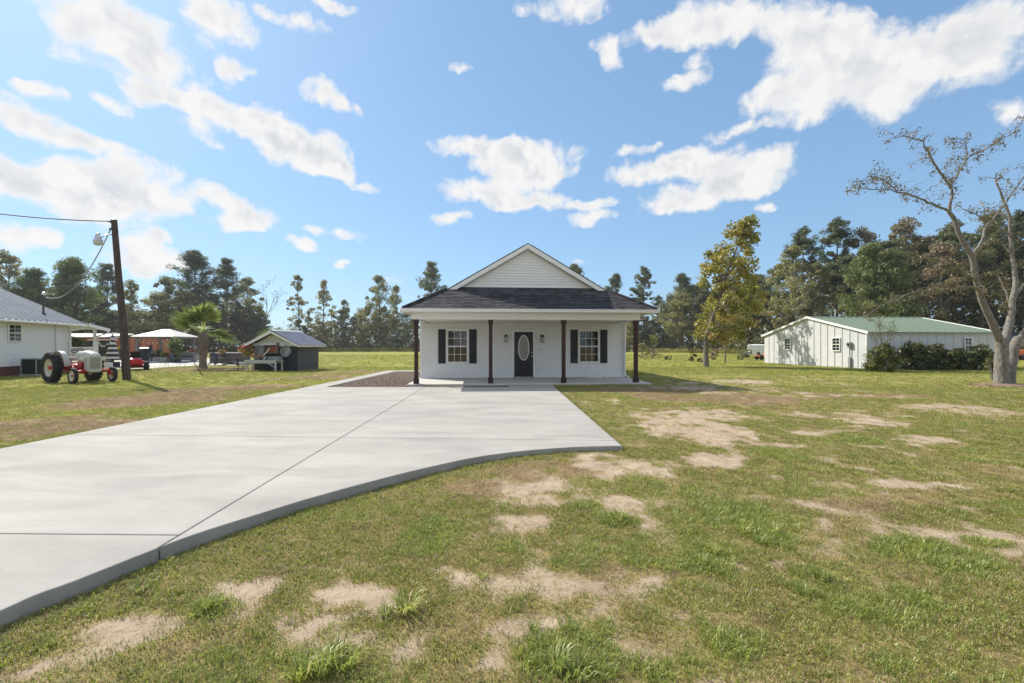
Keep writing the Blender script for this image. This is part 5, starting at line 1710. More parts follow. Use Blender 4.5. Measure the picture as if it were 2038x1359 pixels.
def wheel(parent, x, y, r, w, rim_r, lugs=0, nm='wheel'):
    o = (x, y, r)
    sgn = 1 if x > 0 else -1
    ty = MB()
    ty.lathe([(rim_r, -w * .38), (r * .80, -w * .5), (r * .93, -w * .47), (r * .985, -w * .3), (r * (.985 if lugs else 1.0), 0), (r * .985, w * .3), (r * .93, w * .47), (r * .80, w * .5), (rim_r, w * .38)], o, (1, 0, 0), 30, cap=False)
    wl = part('tyre', ty, TYR, parent, True)
    if lugs:
        lg_ = MB()
        for k in range(lugs):
            for s_ in (-1, 1):
                a = 2 * math.pi * (k + (.5 if s_ > 0 else 0)) / lugs
                pts = []
                for (u, da) in ((.02, 0.), (.5, .16)):
                    for rr2 in (r * .94, r * 1.05):
                        for d2 in (-.045, .045):
                            aa = a + da + d2
                            pts.append((x + s_ * u * w, y + rr2 * math.cos(aa) * (1 if u < .3 else .97), r + rr2 * math.sin(aa) * (1 if u < .3 else .97)))
                lg_.add(pts, [(0, 1, 3, 2), (4, 6, 7, 5), (0, 4, 5, 1), (2, 3, 7, 6), (0, 2, 6, 4), (1, 5, 7, 3)])
        tag(part('tread_lugs', lg_, TYR, wl), kind='stuff')
    part('rim', MB().lathe([(rim_r, -w * .36), (rim_r * 1.04, -w * .4), (rim_r * .93, -w * .2), (rim_r * .9, w * .0), (rim_r * .93, w * .2), (rim_r * 1.04, w * .4), (rim_r, w * .36)], o, (1, 0, 0), 28, cap=False)
         .lathe([(rim_r * .92, sgn * w * .02), (rim_r * .6, sgn * w * .1), (rim_r * .25, sgn * w * .12), (.001, sgn * w * .12)], o, (1, 0, 0), 24, cap=False), RIM, wl, True)
    part('hub', MB().lathe([(rim_r * .3, 0), (rim_r * .3, sgn * w * .2), (rim_r * .18, sgn * w * .34), (.001, sgn * w * .36)], o, (1, 0, 0), 12), TRR, wl, True)
    return wl


wheel(TR, -.70, WB, .635, .30, .37, 20)
wheel(TR, .70, WB, .635, .30, .37, 20)
wheel(TR, -.66, 0, .335, .14, .22)
wheel(TR, .66, 0, .335, .14, .22)
part('front_axle', MB().tube([(-.6, 0, .36), (-.5, 0, .5), (-.25, .03, .53), (.25, .03, .53), (.5, 0, .5), (.6, 0, .36)], .05, 8).cyl((-.55, 0, .34), (-.55, 0, .60), .035).cyl((.55, 0, .34), (.55, 0, .60), .035), TRR, TR, True)
for sx in (-1, 1):
    part('radius_rod', MB().tube([(sx * .5, .02, .48), (sx * .38, .8, .50), (sx * .22, 1.5, .52)], .028, 7), TRR, TR, True)
    part('drag_link', MB().tube([(sx * .57, .1, .58), (sx * .33, .9, .66), (sx * .22, 1.25, .78)], .018, 6), TRR, TR, True)
part('engine_block', MB().bbox(-.17, .17, .18, 1.0, .42, .92, .03).bbox(-.24, .24, .3, .8, .40, .50, .02).bbox(-.26, -.17, .35, .75, .70, .86, .02).cyl((-.24, .5, .55), (-.24, .5, .75), .06), TRR, TR)
part('transmission', MB().bbox(-.2, .2, 1.0, 1.95, .40, .80, .06).lathe([(.2, -.62), (.16, -.3), (.22, 0), (.16, .3), (.2, .62)], (0, WB, .635), (1, 0, 0), 12), TRR, TR, True)
part('footplate', MB().bbox(-.46, -.2, 1.1, 1.4, .46, .5, .01).bbox(.2, .46, 1.1, 1.4, .46, .5, .01), TRR, TR)


def hsec(y, w, zb, zt, rnd=.1):
    pts = []
    for (a, b) in ((-1, 0), (-1, .45), (-.97, .68), (-.86, .86), (-.62, .96), (-.3, 1.0), (.3, 1.0), (.62, .96), (.86, .86), (.97, .68), (1, .45), (1, 0)):
        pts.append((a * w, y, zb + (zt - zb) * b))
    return pts


part('hood', MB().loft([hsec(-.16, .19, .60, 1.12), hsec(-.15, .235, .52, 1.22), hsec(-.05, .25, .50, 1.29), hsec(.12, .25, .55, 1.335), hsec(.16, .25, .88, 1.34), hsec(.5, .235, .92, 1.36), hsec(.95, .21, .98, 1.34), hsec(1.15, .17, 1.02, 1.28), hsec(1.22, .12, 1.06, 1.22)]), TRG, TR, True)
part('grille_chin', MB().bbox(-.225, .225, -.19, -.02, .44, .62, .05), TRG, TR, True)
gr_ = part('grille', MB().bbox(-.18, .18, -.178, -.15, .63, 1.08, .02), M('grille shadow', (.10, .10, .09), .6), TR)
for k in range(13):
    xg = -.165 + k * .0275
    part('grille_bar', MB().box(xg - .006, xg + .006, -.196, -.176, .64, 1.07), TRG, gr_)
part('emblem', MB().lathe([(.055, 0), (.055, .02), (.03, .035), (.001, .036)], (0, -.15, 1.15), (0, -1, .35), 16), MT['steel'], TR, True)
part('emblem_bar', MB().tube([(-.17, -.165, 1.10), (-.08, -.19, 1.07), (0, -.195, 1.05), (.08, -.19, 1.07), (.17, -.165, 1.10)], .012, 6), MT['steel'], TR, True)
for sx in (-1, 1):
    hl = part('headlight', MB().lathe([(.02, -.1), (.07, -.07), (.09, 0), (.088, .02)], (sx * .36, .02, 1.02), (0, -1, 0), 16).cyl((sx * .2, .05, 1.0), (sx * .36, .06, 1.0), .018), TRG, TR, True)
    part('lens', MB().lathe([(.08, 0), (.06, .022), (.001, .03)], (sx * .36, 0, 1.02), (0, -1, 0), 16), MT['lampglass'], hl, True)
    # fender: curved shell over the rear tyre
    prof = [(WB - .67 * math.cos(t), .64 + .70 * math.sin(t)) for t in [R(a) for a in range(5, 126, 10)]]
    xa, xb = (sx * .36, sx * .535)
    fd = MB()
    fd.loft([[(xa, y, z), (xb, y, z), (xb, y, z + .015), (xa, y, z + .015)] for (y, z) in prof])
    inner = [(xa, y, z) for (y, z) in prof] + [(xa, WB + .1, .75), (xa, WB - .45, .75)]
    fd.loft([inner, [(p[0] - sx * .015, p[1], p[2]) for p in inner]])
    part('fender', fd, TRG, TR, True)
part('steering_wheel', MB().torus((0, 1.38, 1.36), (0, .45, 1), .2, .018, 22, 6).tube([(0, 1.38, 1.36), (0, 1.15, .98)], .018, 6).tube([(-.19, 1.38, 1.36), (.19, 1.38, 1.36)], .01, 5), MT['black'], TR, True)
part('seat', MB().lathe([(.02, 0), (.16, .02), (.22, .07), (.23, .13), (.22, .13), (.15, .05), (.01, .03)], (0, WB + .22, .95), (0, -.15, 1), 18).tube([(0, WB + .2, .95), (0, WB + .1, .7)], .025, 6), TRG, TR, True)
part('dash_panel', MB().bbox(-.14, .14, 1.14, 1.2, .95, 1.18, .02), MT['black'], TR)
part('air_cleaner', MB().cyl((.22, 1.02, .6), (.22, 1.02, .9), .07).tube([(-.2, .6, .5), (-.24, 1.2, .42), (-.24, 1.9, .42)], .03, 7), MT['black'], TR, True)

# ------------------------------------------------------------------ utility pole, lamp and wires
pb, pt = G(253, 756), A(227, 438, 21.0)
POL = root('utility_pole', 'leaning brown wooden utility pole beside the tractor', 'utility pole', (pb.x, pb.y, 0))
pv = pt - pb
WOODP = M('creosote pole', (.050, .030, .026), .85, var=.5, scale=4, stretch=(5, 5, .35), bump=.4, c2=(.12, .09, .078))
part('pole', MB().tube([Vector((0, 0, -.2)), pv * .3 + Vector((.03, 0, 0)), pv * .65, pv], [.165, .15, .13, .115], 14), WOODP, POL, True)
part('pole_cap', MB().lathe([(.125, 0), (.125, .03), (.08, .05)], pv, (0, 0, 1), 12), MT['steel'], POL)
al = A(228, 474, 21.0) - pb
lm = A(195, 476, 20.6) - pb
ar = part('lamp_arm', MB().tube([al + Vector((0, 0, -.1)), al + Vector((-.12, 0, .16)), al.lerp(lm, .5) + Vector((0, 0, .2)), lm + Vector((.18, .02, .1)), lm + Vector((0, 0, .08))], .028, 8), MT['steel'], POL, True)
lh = part('lamp_head', MB().lathe([(.03, .30), (.07, .28), (.08, .2), (.12, .12), (.13, .02), (.18, -.04), (.19, -.07)], lm, (0, 0, 1), 16), MT['steel'], POL, True)
part('lamp_lens', MB().lathe([(.18, -.07), (.17, -.22), (.10, -.27), (.001, -.275)], lm, (0, 0, 1), 16), MT['lampglass'], POL, True)
for (dz, dx) in ((-.08, -.15), (-.42, -.15), (-.55, .15)):
    part('insulator', MB().lathe([(.025, -.06), (.05, -.02), (.03, 0), (.05, .03), (.02, .07)], pv + Vector((dx, -.02, dz)), (1, 0, .2), 10), MT['fdark'], POL, True)


def sag(a, b, s, n=16):
    return [a.lerp(b, i / n) - Vector((0, 0, 4 * s * (i / n) * (1 - i / n))) for i in range(n + 1)]


WIRE = M('weathered cable', (.045, .045, .05), .7)
single('power_line', MB().tube(sag(pt + Vector((-.12, 0, -.05)), Vector((-33., 23.5, 9.6)), .35), .026, 6), WIRE, 'dark overhead cable running left from the top of the utility pole', 'cable')
ms = FM @ Vector((3.6, .5, 4.45))
single('service_drop', MB().tube(sag(pt + Vector((-.05, -.03, -.25)), ms, 1.15, 22), .024, 6), M('pale service cable', (.34, .34, .35), .6), 'pale slack service cable between the pole and the farmhouse mast', 'cable')
gs, ge = A(404, 747, 24.2), A(385, 722, 24.0)
single('guy_stake', MB().cyl(Vector((gs.x, gs.y, -.05)), Vector((ge.x, ge.y, .72)), .022, .016, 7), MT['black'], 'thin dark stake leaning in a bare patch of lawn before the palm', 'stake')

# ------------------------------------------------------------------ garden yard: patio, gazebo, fence
PAT = M('pale patio concrete', (.52, .51, .50), .85, var=.08, scale=.8, bump=.1)
pp = [G(*p) for p in ((205, 735), (292, 734.5), (345, 730.5), (400, 727.8), (510, 727), (515, 717), (470, 713), (230, 712), (150, 716))]
pa = MB()
pa.v = [(p.x, p.y, .03) for p in pp] + [(p.x, p.y, -.03) for p in pp]
k = len(pp)
pa.f = [tuple(range(k))] + [(i, i + k, (i + 1) % k + k, (i + 1) % k) for i in range(k)]
struct('patio', pa, PAT)
BLUE = M('blue edging', (.09, .105, .22), .6, var=.2)
gz_ = root('gazebo', 'square garden gazebo with taupe posts and a pale hipped canopy', 'gazebo', (-33.85, 44.6, .03), R(2))
TAU = M('taupe post', (.155, .135, .125), .7, var=.2, stretch=(5, 5, .6))
CAN = M('pale canopy sheet', (.60, .585, .555), .6, var=.07)
for (sx, sy) in ((-1, -1), (1, -1), (1, 1), (-1, 1)):
    po = part('post', MB().bbox(sx * 1.62 - .13, sx * 1.62 + .13, sy * 1.5 - .13, sy * 1.5 + .13, 0, 2.3, .02), TAU, gz_)
    part('post_foot', MB().bbox(sx * 1.62 - .18, sx * 1.62 + .18, sy * 1.5 - .18, sy * 1.5 + .18, 0, .14, .02), TAU, po)
for sy in (-1, 1):
    part('beam', MB().bbox(-1.85, 1.85, sy * 1.5 - .09, sy * 1.5 + .09, 2.22, 2.42, .02), TAU, gz_)
for sx in (-1, 1):
    part('beam', MB().bbox(sx * 1.62 - .09, sx * 1.62 + .09, -1.4, 1.4, 2.24, 2.40, .02), TAU, gz_)
e_ = [(-2.0, -1.85), (2.0, -1.85), (2.0, 1.85), (-2.0, 1.85)]
for i in range(4):
    a, b = e_[i], e_[(i + 1) % 4]
    r1, r2 = ((-.35, 0), (.35, 0)) if i == 0 else ((.35, 0), (.35, .001)) if i == 1 else ((.35, 0), (-.35, 0)) if i == 2 else ((-.35, 0), (-.35, .001))
    part('canopy_panel', MB().add([(a[0], a[1], 2.44), (b[0], b[1], 2.44), (r2[0], r2[1], 3.17), (r1[0], r1[1], 3.17), (a[0], a[1], 2.38), (b[0], b[1], 2.38), (r2[0], r2[1], 3.11), (r1[0], r1[1], 3.11)],
                                  [(0, 1, 2, 3), (7, 6, 5, 4), (0, 4, 5, 1), (1, 5, 6, 2), (2, 6, 7, 3), (3, 7, 4, 0)]), CAN, gz_)
e1, e2 = G(262, 724), G(390, 721)
single('patio_edging', MB().tube([Vector((e1.x, e1.y, .06)), Vector((e2.x, e2.y, .06))], .09, 8), BLUE, 'blue edging log along the front of the patio under the gazebo', 'edging')

CED = [M('cedar board %d' % i, c, .75, var=.3, scale=3, stretch=(8, 8, .5), bump=.2) for i, c in enumerate(((.34, .115, .05), (.27, .085, .04), (.40, .15, .07)))]
FN = root('cedar_fence', 'tall reddish cedar privacy fence behind the gazebo', 'fence', (-41.5, 51.5, 0), R(3))
for k in range(44):
    xb = -5.2 + k * .2
    part('board', MB().bbox(xb, xb + .19, -.012, .012, .05, 2.42 + .04 * ((k * 7) % 3), .004), CED[(k * 5) % 3], FN)
for z in (.4, 1.3, 2.2):
    part('rail', MB().box(-5.2, 3.6, .013, .06, z, z + .09), CED[1], FN)
for xk in (-5.1, -2.2, .7, 3.5):
    part('fence_post', MB().bbox(xk, xk + .1, .06, .16, -.05, 2.45, .01), CED[1], FN)
BSH = root('red_outbuilding', 'low reddish board outbuilding with pale eaves behind the farmhouse porch', 'outbuilding', (-47., 50.5, 0), R(5))
part('wall', MB().box(-7, 1.8, 0, 3, 0, 2.5), CED[1], BSH)
part('roof', MB().prism([(-.5, 2.5), (3.4, 2.9), (3.4, 3.0), (-.5, 2.62)], -7.4, 2.4, 'x'), MT['trim'], BSH)
part('door', MB().box(-1.5, .3, -.03, 0, .05, 2.1), MT['black'], BSH)


# ------------------------------------------------------------------ red zero turn mower
mg = G(270, 736.5)
RED = M('mower red', (.52, .008, .022), .32, var=.12, coat=.4)
MO = root('zero_turn_mower', 'red zero turn mower parked on the grass behind the utility pole', 'mower', (mg.x, mg.y, 0), R(38))
part('body', MB().bbox(-.42, .42, -.1, .95, .35, .62, .06).bbox(-.36, .36, -.55, -.1, .28, .42, .03), RED, MO, True)
part('engine_cover', MB().bbox(-.34, .34, -1.0, -.5, .35, .80, .09), RED, MO, True)
part('deck', MB().bbox(-.72, .72, .05, .75, .14, .30, .05), RED, MO, True)
part('seat', MB().bbox(-.26, .26, -.35, .15, .62, .74, .05).loft([[(-.26, -.38, .68), (.26, -.38, .68), (.26, -.26, .68), (-.26, -.26, .68)], [(-.25, -.50, 1.15), (.25, -.50, 1.15), (.25, -.40, 1.15), (-.25, -.40, 1.15)], [(-.18, -.53, 1.22), (.18, -.53, 1.22), (.18, -.45, 1.22), (-.18, -.45, 1.22)]]), MT['black'], MO)
for sx in (-1, 1):
    part('steering_lever', MB().tube([(sx * .36, .1, .6), (sx * .36, .25, .95), (sx * .15, .32, 1.02)], .018, 6), MT['black'], MO)
    part('rear_wheel', MB().lathe([(.06, -.13), (.25, -.13), (.30, -.07), (.30, .07), (.25, .13), (.06, .13)], (sx * .55, -.45, .30), (1, 0, 0), 18), TYR, MO, True)
    part('caster_wheel', MB().lathe([(.03, -.07), (.13, -.07), (.16, -.03), (.16, .03), (.13, .07), (.03, .07)], (sx * .45, 1.05, .16), (1, 0, 0), 14), TYR, MO, True)
    part('caster_arm', MB().tube([(sx * .3, .7, .42), (sx * .45, 1.0, .42), (sx * .45, 1.05, .3)], .035, 7), RED, MO)

# ------------------------------------------------------------------ palm
pg = G(404, 733)
PAL = root('palm_tree', 'cabbage palm with a crisscrossed trunk on the lawn before the patio', 'palm', (pg.x, pg.y, 0))
BOOT = M('palm boots', (.26, .20, .16), .9, var=.4, scale=9, bump=.5)
part('trunk', MB().lathe([(.30, -.05), (.27, .1), (.235, .35), (.22, .7), (.225, 1.2), (.24, 1.7), (.22, 2.2), (.12, 2.55)], (0, 0, 0), (0, 0, 1), 16), M('palm trunk', (.19, .155, .13), .9, var=.35, scale=9, bump=.5), PAL, True)
for k in range(58):
    z = .75 + k * .028
    a = k * 2.39996
    ca, sa = math.cos(a), math.sin(a)
    lean = Vector((ca * .09 - sa * .10, sa * .09 + ca * .10, .26)) if k % 2 else Vector((ca * .09 + sa * .10, sa * .09 - ca * .10, .26))
    p = Vector((ca * .215, sa * .215, z))
    part('boot', MB().tube([p, p + lean * .55, p + lean], [.045, .034, .026], 5), BOOT, PAL)
rg = np.random.default_rng(44)


def frond_mesh(seed, n=26, L=.85):
    rr = np.random.default_rng(seed)
    v, f, s = [], [], []
    pet = .75
    pe = [(0, 0, 0), (pet * .5, 0, .03), (pet, 0, 0)]
    for (x0, x1) in ((0, pet),):
        o = len(v)
        v += [(x0, -.022, 0), (x0, .022, 0), (x1, .014, 0), (x1, -.014, 0)]
        f.append((o, o + 1, o + 2, o + 3))
        s += [.6] * 4
    for i in range(n):
        a = R(-105 + 210 * i / (n - 1)) + rr.normal(0, .03)
        l = L * (1 - .25 * abs(i / (n - 1) - .5) * 2) * rr.uniform(.88, 1.08)
        w = .032
        d, q = np.array([math.cos(a), math.sin(a)]), np.array([-math.sin(a), math.cos(a)])
        dr_ = rr.uniform(.05, .2)
        pts = []
        for (t, ww, zz) in ((0, .008, 0), (.5, w, .03), (.82, w * .6, -.06 * dr_ * 4), (1.0, .003, -dr_ * .6)):
            c_2 = d * l * t
            pts.append((c_2, ww, zz * l))
        o = len(v)
        for (c_2, ww, zz) in pts:
            v.append((pet + c_2[0] - q[0] * ww, c_2[1] - q[1] * ww, zz))
            v.append((pet + c_2[0] + q[0] * ww, c_2[1] + q[1] * ww, zz))
        sh = rr.random() * .85
        s += [sh] * 8
        for j in range(3):
            f.append((o + 2 * j, o + 2 * j + 1, o + 2 * j + 3, o + 2 * j + 2))
    return fast_mesh('frond', np.array(v), np.array(f), {'v': ('FLOAT', np.array(s))}, L_PALM)


FRM = [frond_mesh(i) for i in range(4)]
for k in range(20):
    o = link('frond', FRM[k % 4], PAL)
    el_ = R(78 - 100 * ((k * .618) % 1) ** 1.0)
    o.location = (0, 0, 2.4)
    o.rotation_euler = Euler((rg.uniform(-.5, .5), -el_, k * 2.39996), 'XYZ')
    o.scale = (1.5,) * 3
# broken palm behind the shed: fan leaves seen over its roof
P2 = root('palm_tree', 'second palm whose fronds show above the shed roof', 'palm', (A(546, 660, 36).x, 36., 0))
part('trunk', MB().lathe([(.26, -.05), (.22, .4), (.21, 1.2), (.1, 1.75)], (0, 0, 0), (0, 0, 1), 12), BOOT, P2, True)
for k in range(20):
    o = link('frond', FRM[k % 4], P2)
    o.location = (0, 0, 1.6)
    o.rotation_euler = Euler((rg.uniform(-.5, .5), -R(75 - 80 * ((k * .618) % 1)), k * 2.39996), 'XYZ')
    o.scale = (1.0,) * 3

# ------------------------------------------------------------------ small shed with its front display
SHR = R(-8)
sc0 = G(592, 738)
SHD = root('small_shed', 'low charcoal shed with a white gable and metal roof on the lawn', 'shed', (sc0.x, sc0.y, 0), SHR)
CHAR = M('charcoal boards', (.030, .034, .045), .7, var=.2, stretch=(.3, .3, 8))
CHARS = M('grey block siding', (.085, .09, .105), .8, var=.18, scale=5, bump=.2)
CREAM = M('cream gable', (.60, .585, .50), .6, var=.05)
SW, SDp = 2.98, 2.35
part('wall', MB().box(-SW, 0, 0, SDp, -.03, 1.62), CHAR, SHD)
nb_rows = 8
for k in range(nb_rows):
    part('side_board', MB().bbox(.0, .018, .01, SDp - .01, .01 + k * .2, .2 + k * .2, .006), CHARS, SHD)
for k in range(20):
    xb = -SW + k * SW / 20
    part('front_board', MB().box(xb + .003, xb + SW / 20 - .003, -.014, 0, .0, 1.6), CHAR, SHD)
part('gable', MB().prism([(-SW - .02, 1.62), (.02, 1.62), (-SW / 2, 2.42)], -.06, 0.02, 'y'), CREAM, SHD)
part('frieze_board', MB().bbox(-SW - .05, .05, -.085, -.061, 1.55, 1.72, .006), MT['trim'], SHD)
part('frieze_board', MB().bbox(.02, .045, -.05, SDp, 1.5, 1.66, .006), CREAM, SHD)
STRIP = M('shed roof metal', (.30, .30, .36), .38, .3, var=.1)
for sgn in (-1, 1):
    xe = -SW / 2 + sgn * (SW / 2 + .36)
    for k in range(9):
        y0, y1 = -.42 + k * (SDp + .8) / 9, -.42 + (k + 1) * (SDp + .8) / 9
        sec = [(y0 + .002, 0), (y0 + .02, .045), (y0 + .07, .045), (y0 + .09, 0), (y1 - .002, 0)]
        part('roof_panel', MB().loft([[(xe, a, 1.63 + b) for (a, b) in sec] + [(xe, p[0], 1.6) for p in sec[::-1]], [(-SW / 2, a, 2.52 + b) for (a, b) in sec] + [(-SW / 2, p[0], 2.49) for p in sec[::-1]]]), STRIP, SHD)
    part('rake_board', MB().loft([[(xe, -.45, 1.5), (xe, -.425, 1.5), (xe, -.425, 1.62), (xe, -.45, 1.62)], [(-SW / 2, -.45, 2.36), (-SW / 2, -.425, 2.36), (-SW / 2, -.425, 2.5), (-SW / 2, -.45, 2.5)]]), MT['trim'], SHD)
    part('drip_edge', MB().loft([[(xe, -.47, 1.625), (xe, -.44, 1.625), (xe, -.44, 1.66), (xe, -.47, 1.66)], [(-SW / 2, -.47, 2.505), (-SW / 2, -.44, 2.505), (-SW / 2, -.44, 2.56), (-SW / 2, -.47, 2.56)]]), MT['black'] if sgn > 0 else MT['trim'], SHD)
    part('eave_board', MB().bbox(min(xe, xe - sgn * .03), max(xe, xe - sgn * .03), -.42, SDp + .36, 1.5, 1.6, .006), CREAM, SHD)
    part('soffit', MB().box(min(xe, -SW / 2 + sgn * (SW / 2 + .05)), max(xe, -SW / 2 + sgn * (SW / 2 + .05)), -.42, SDp + .36, 1.5, 1.51), CREAM, SHD)
part('ridge_cap', MB().prism([(-SW / 2 - .13, 2.5), (-SW / 2, 2.60), (-SW / 2 + .13, 2.5), (-SW / 2, 2.56)], -.43, SDp + .38), MT['trim'], SHD)
SM = Matrix.Translation((sc0.x, sc0.y, 0)) @ Matrix.Rotation(SHR, 4, 'Z')
GALV = M('galvanised tub', (.36, .37, .37), .45, .5, var=.25, scale=7)
for (xw, lab) in ((-2.50, 'round galvanised washtub on the shed front, left of the pot shelf'), (-.68, 'round galvanised washtub on the shed front, right of the pot shelf')):
    tb_ = root('washtub', lab, 'washtub', SM @ Vector((xw, -.02, 1.24)), SHR, 'washtubs hung on the shed front')
    part('bowl', MB().lathe([(.30, 0), (.335, -.16), (.35, -.17), (.35, -.19), (.33, -.19), (.30, -.02), (.001, -.02)], (0, 0, 0), (0, 1, 0), 26, cap=False), GALV, tb_, True)
    part('rim_ring', MB().torus((0, -.185, 0), (0, 1, 0), .345, .014, 26, 6).torus((0, -.03, 0), (0, 1, 0), .2, .008, 22, 5), GALV, tb_, True)
    part('handle', MB().tube([(-.07, -.18, .34), (-.05, -.18, .42), (.05, -.18, .42), (.07, -.18, .34)], .012, 6), GALV, tb_, True)
SFW = M('weathered shelf wood', (.20, .175, .155), .85, var=.3)
sf_ = root('pot_shelf', 'weathered wooden shelf crate with a name board on the shed front', 'shelf', SM @ Vector((-1.62, -.09, 1.10)), SHR)
part('crate', MB().box(-.45, -.41, -.26, 0, 0, .66).box(.41, .45, -.26, 0, 0, .66).box(-.41, .41, -.26, 0, 0, .04).box(-.41, .41, -.26, 0, .62, .66).box(-.41, .41, -.02, 0, .04, .62), SFW, sf_)
part('name_board', MB().bbox(-.42, .42, -.285, -.262, .52, .66, .006), M('white sign board', (.62, .62, .62), .6), sf_)
ltr = MB()
rr_ = random.Random(4)
xx = -.36
while xx < .36:                                    # the lettering is a row of illegible strokes in the photograph
    w_ = rr_.uniform(.02, .05)
    ltr.box(xx, xx + w_, -.289, -.286, .57, .57 + rr_.uniform(.022, .045))
    xx += w_ + (.014 if rr_.random() < .8 else .06)
tag(part('lettering', ltr, MT['black'], sf_), kind='stuff')
TERR = M('terracotta', (.42, .12, .055), .75, var=.25)
for i, (xo, s) in enumerate(((-.28, .8), (-.08, .7), (.12, 1.0), (.29, 1.05))):
    single('clay_pot', MB().lathe([(.06 * s, 0), (.085 * s, .15 * s), (.10 * s, .16 * s), (.10 * s, .2 * s), (.085 * s, .2 * s), (.07 * s, .05), (.001, .05)], (0, 0, 0), (0, 0, 1), 14, cap=False).lathe([(.05 * s, .2 * s), (.08 * s, .33 * s), (.09 * s, .36 * s), (.01, .37 * s)], (0, 0, 0), (0, 0, 1), 14, cap=False), TERR,
           ['terracotta pot at the left end of the shed shelf', 'smallest terracotta pot, second from left on the shed shelf', 'terracotta pot third from left on the shed shelf', 'terracotta pot at the right end of the shed shelf'][i], 'pot', 'clay pots on the shed shelf', True, SM @ Vector((-1.62 + xo, -.24, 1.141)), SHR)
WTB = M('weathered white table', (.46, .47, .47), .8, var=.2)
tbl = root('potting_table', 'weathered white potting table in front of the small shed', 'table', SM @ Vector((-1.75, -.75, 0)), SHR)
for k in range(5):
    part('top_plank', MB().bbox(-1.08, 1.08, -.36 + k * .145, -.36 + k * .145 + .138, .66, .70, .006), WTB, tbl)
part('apron', MB().bbox(-1.05, 1.05, -.36, -.33, .50, .66, .006), WTB, tbl)
part('apron', MB().bbox(-1.05, 1.05, .31, .34, .50, .66, .006), WTB, tbl)
for sx in (-1, 1):
    for yy in (-.33, .29):
        part('leg', MB().bbox(sx * 1.0 - .045, sx * 1.0 + .045, yy - .02, yy + .06, 0, .655, .008), WTB, tbl)
    part('brace', MB().tube([(sx * .98, -.33, .25), (sx * .5, -.33, .53)], .03, 4), WTB, tbl)
wbw = root('wheelbarrow_planter', 'small rusty barrow planter standing on the potting table', 'planter', SM @ Vector((-2.05, -.75, .702)), SHR)
RUST = M('rust', (.27, .14, .095), .85, var=.35, scale=9)
part('tray', MB().loft([[(-.3, -.15, .14), (.25, -.15, .14), (.25, .15, .14), (-.3, .15, .14)], [(-.55, -.24, .32), (.4, -.24, .30), (.4, .24, .30), (-.55, .24, .32)]]), RUST, wbw)
part('legs', MB().tube([(-.22, -.12, 0), (-.1, -.12, .15), (.02, -.12, 0)], .018, 5).tube([(-.22, .12, 0), (-.1, .12, .15), (.02, .12, 0)], .018, 5).box(-.2, 0, -.12, .12, .12, .15), WTB, wbw)
part('handle', MB().tube([(.3, -.15, .22), (.62, -.15, .5), (.8, -.15, .72)], .026, 6), MT['trim'], wbw)
part('wheel', MB().lathe([(.02, -.03), (.1, -.03), (.12, 0), (.1, .03), (.02, .03)], (.34, 0, .12), (0, 1, 0), 12), MT['steel'], wbw, True)
single('blue_tub', MB().loft([[(-.33, -.18, 0), (.3, -.18, 0), (.3, .18, 0), (-.33, .18, 0)], [(-.38, -.22, .2), (.36, -.22, .24), (.36, .22, .24), (-.38, .22, .2)], [(-.34, -.18, .2), (.32, -.18, .23), (.32, .18, .23), (-.34, .18, .2)], [(-.3, -.15, .05), (.28, -.15, .05), (.28, .15, .05), (-.3, .15, .05)]]), M('dull teal tub', (.20, .25, .26), .6, var=.2),
       'dull teal tub on the right end of the potting table', 'tub', loc=SM @ Vector((-1.0, -.75, .702)), rz=SHR)
stl = root('wooden_stool', 'dark wooden stool left of the potting table', 'stool', SM @ Vector((-3.3, -.55, 0)), SHR)
part('seat', MB().bbox(-.24, .24, -.2, .2, .42, .47, .01), CHAR, stl)
for (sx, sy) in ((-1, -1), (1, -1), (1, 1), (-1, 1)):
    part('leg', MB().tube([(sx * .22, sy * .18, 0), (sx * .17, sy * .14, .42)], .022, 5), CHAR, stl)
part('stretcher', MB().box(-.2, .2, -.175, -.15, .16, .19), CHAR, stl)


def flowers(name, label, cat, loc, w, h, pot_h, petal, leafm, potm, seed, pot_r=None, square=False, hang=False, group=None):
    rg_ = np.random.default_rng(seed)
    e = root(name, label, cat, loc, 0, group)
    r = pot_r or w * .4
    if pot_h:
        if square:
            part('pot', MB().loft([[(-r * .8, -r * .8, 0), (r * .8, -r * .8, 0), (r * .8, r * .8, 0), (-r * .8, r * .8, 0)], [(-r, -r, pot_h), (r, -r, pot_h), (r, r, pot_h), (-r, r, pot_h)]]), potm, e)
        else:
            part('pot', MB().lathe([(r * .7, 0), (r * .95, pot_h * .8), (r * 1.02, pot_h * .9), (r * 1.02, pot_h), (.01, pot_h * .97)], (0, 0, 0), (0, 0, 1), 16), potm, e, True)
    if hang:
        part('hanger', MB().tube([(0, 0, pot_h), (0, 0, hang)], .008, 4), MT['fdark'], e)
    n_ = 14
    cen_ = rg_.normal(0, .33, (n_, 3)) * np.array([w * .55, w * .55, h * .5]) + np.array([0, 0, pot_h + h * .45])
    link('foliage', leaf_mesh('foliage', [leaf_cloud(rg_, cen_, np.full(n_, h * .3), 50, h * .16 + .02, .5, .4)], leafm), e)
    if petal:
        link('blossoms', leaf_mesh('blossoms', [leaf_cloud(rg_, cen_ + np.array([0, 0, h * .12]), np.full(n_, h * .3), 16, h * .12 + .02, .9, .8)], petal), e)
    return e


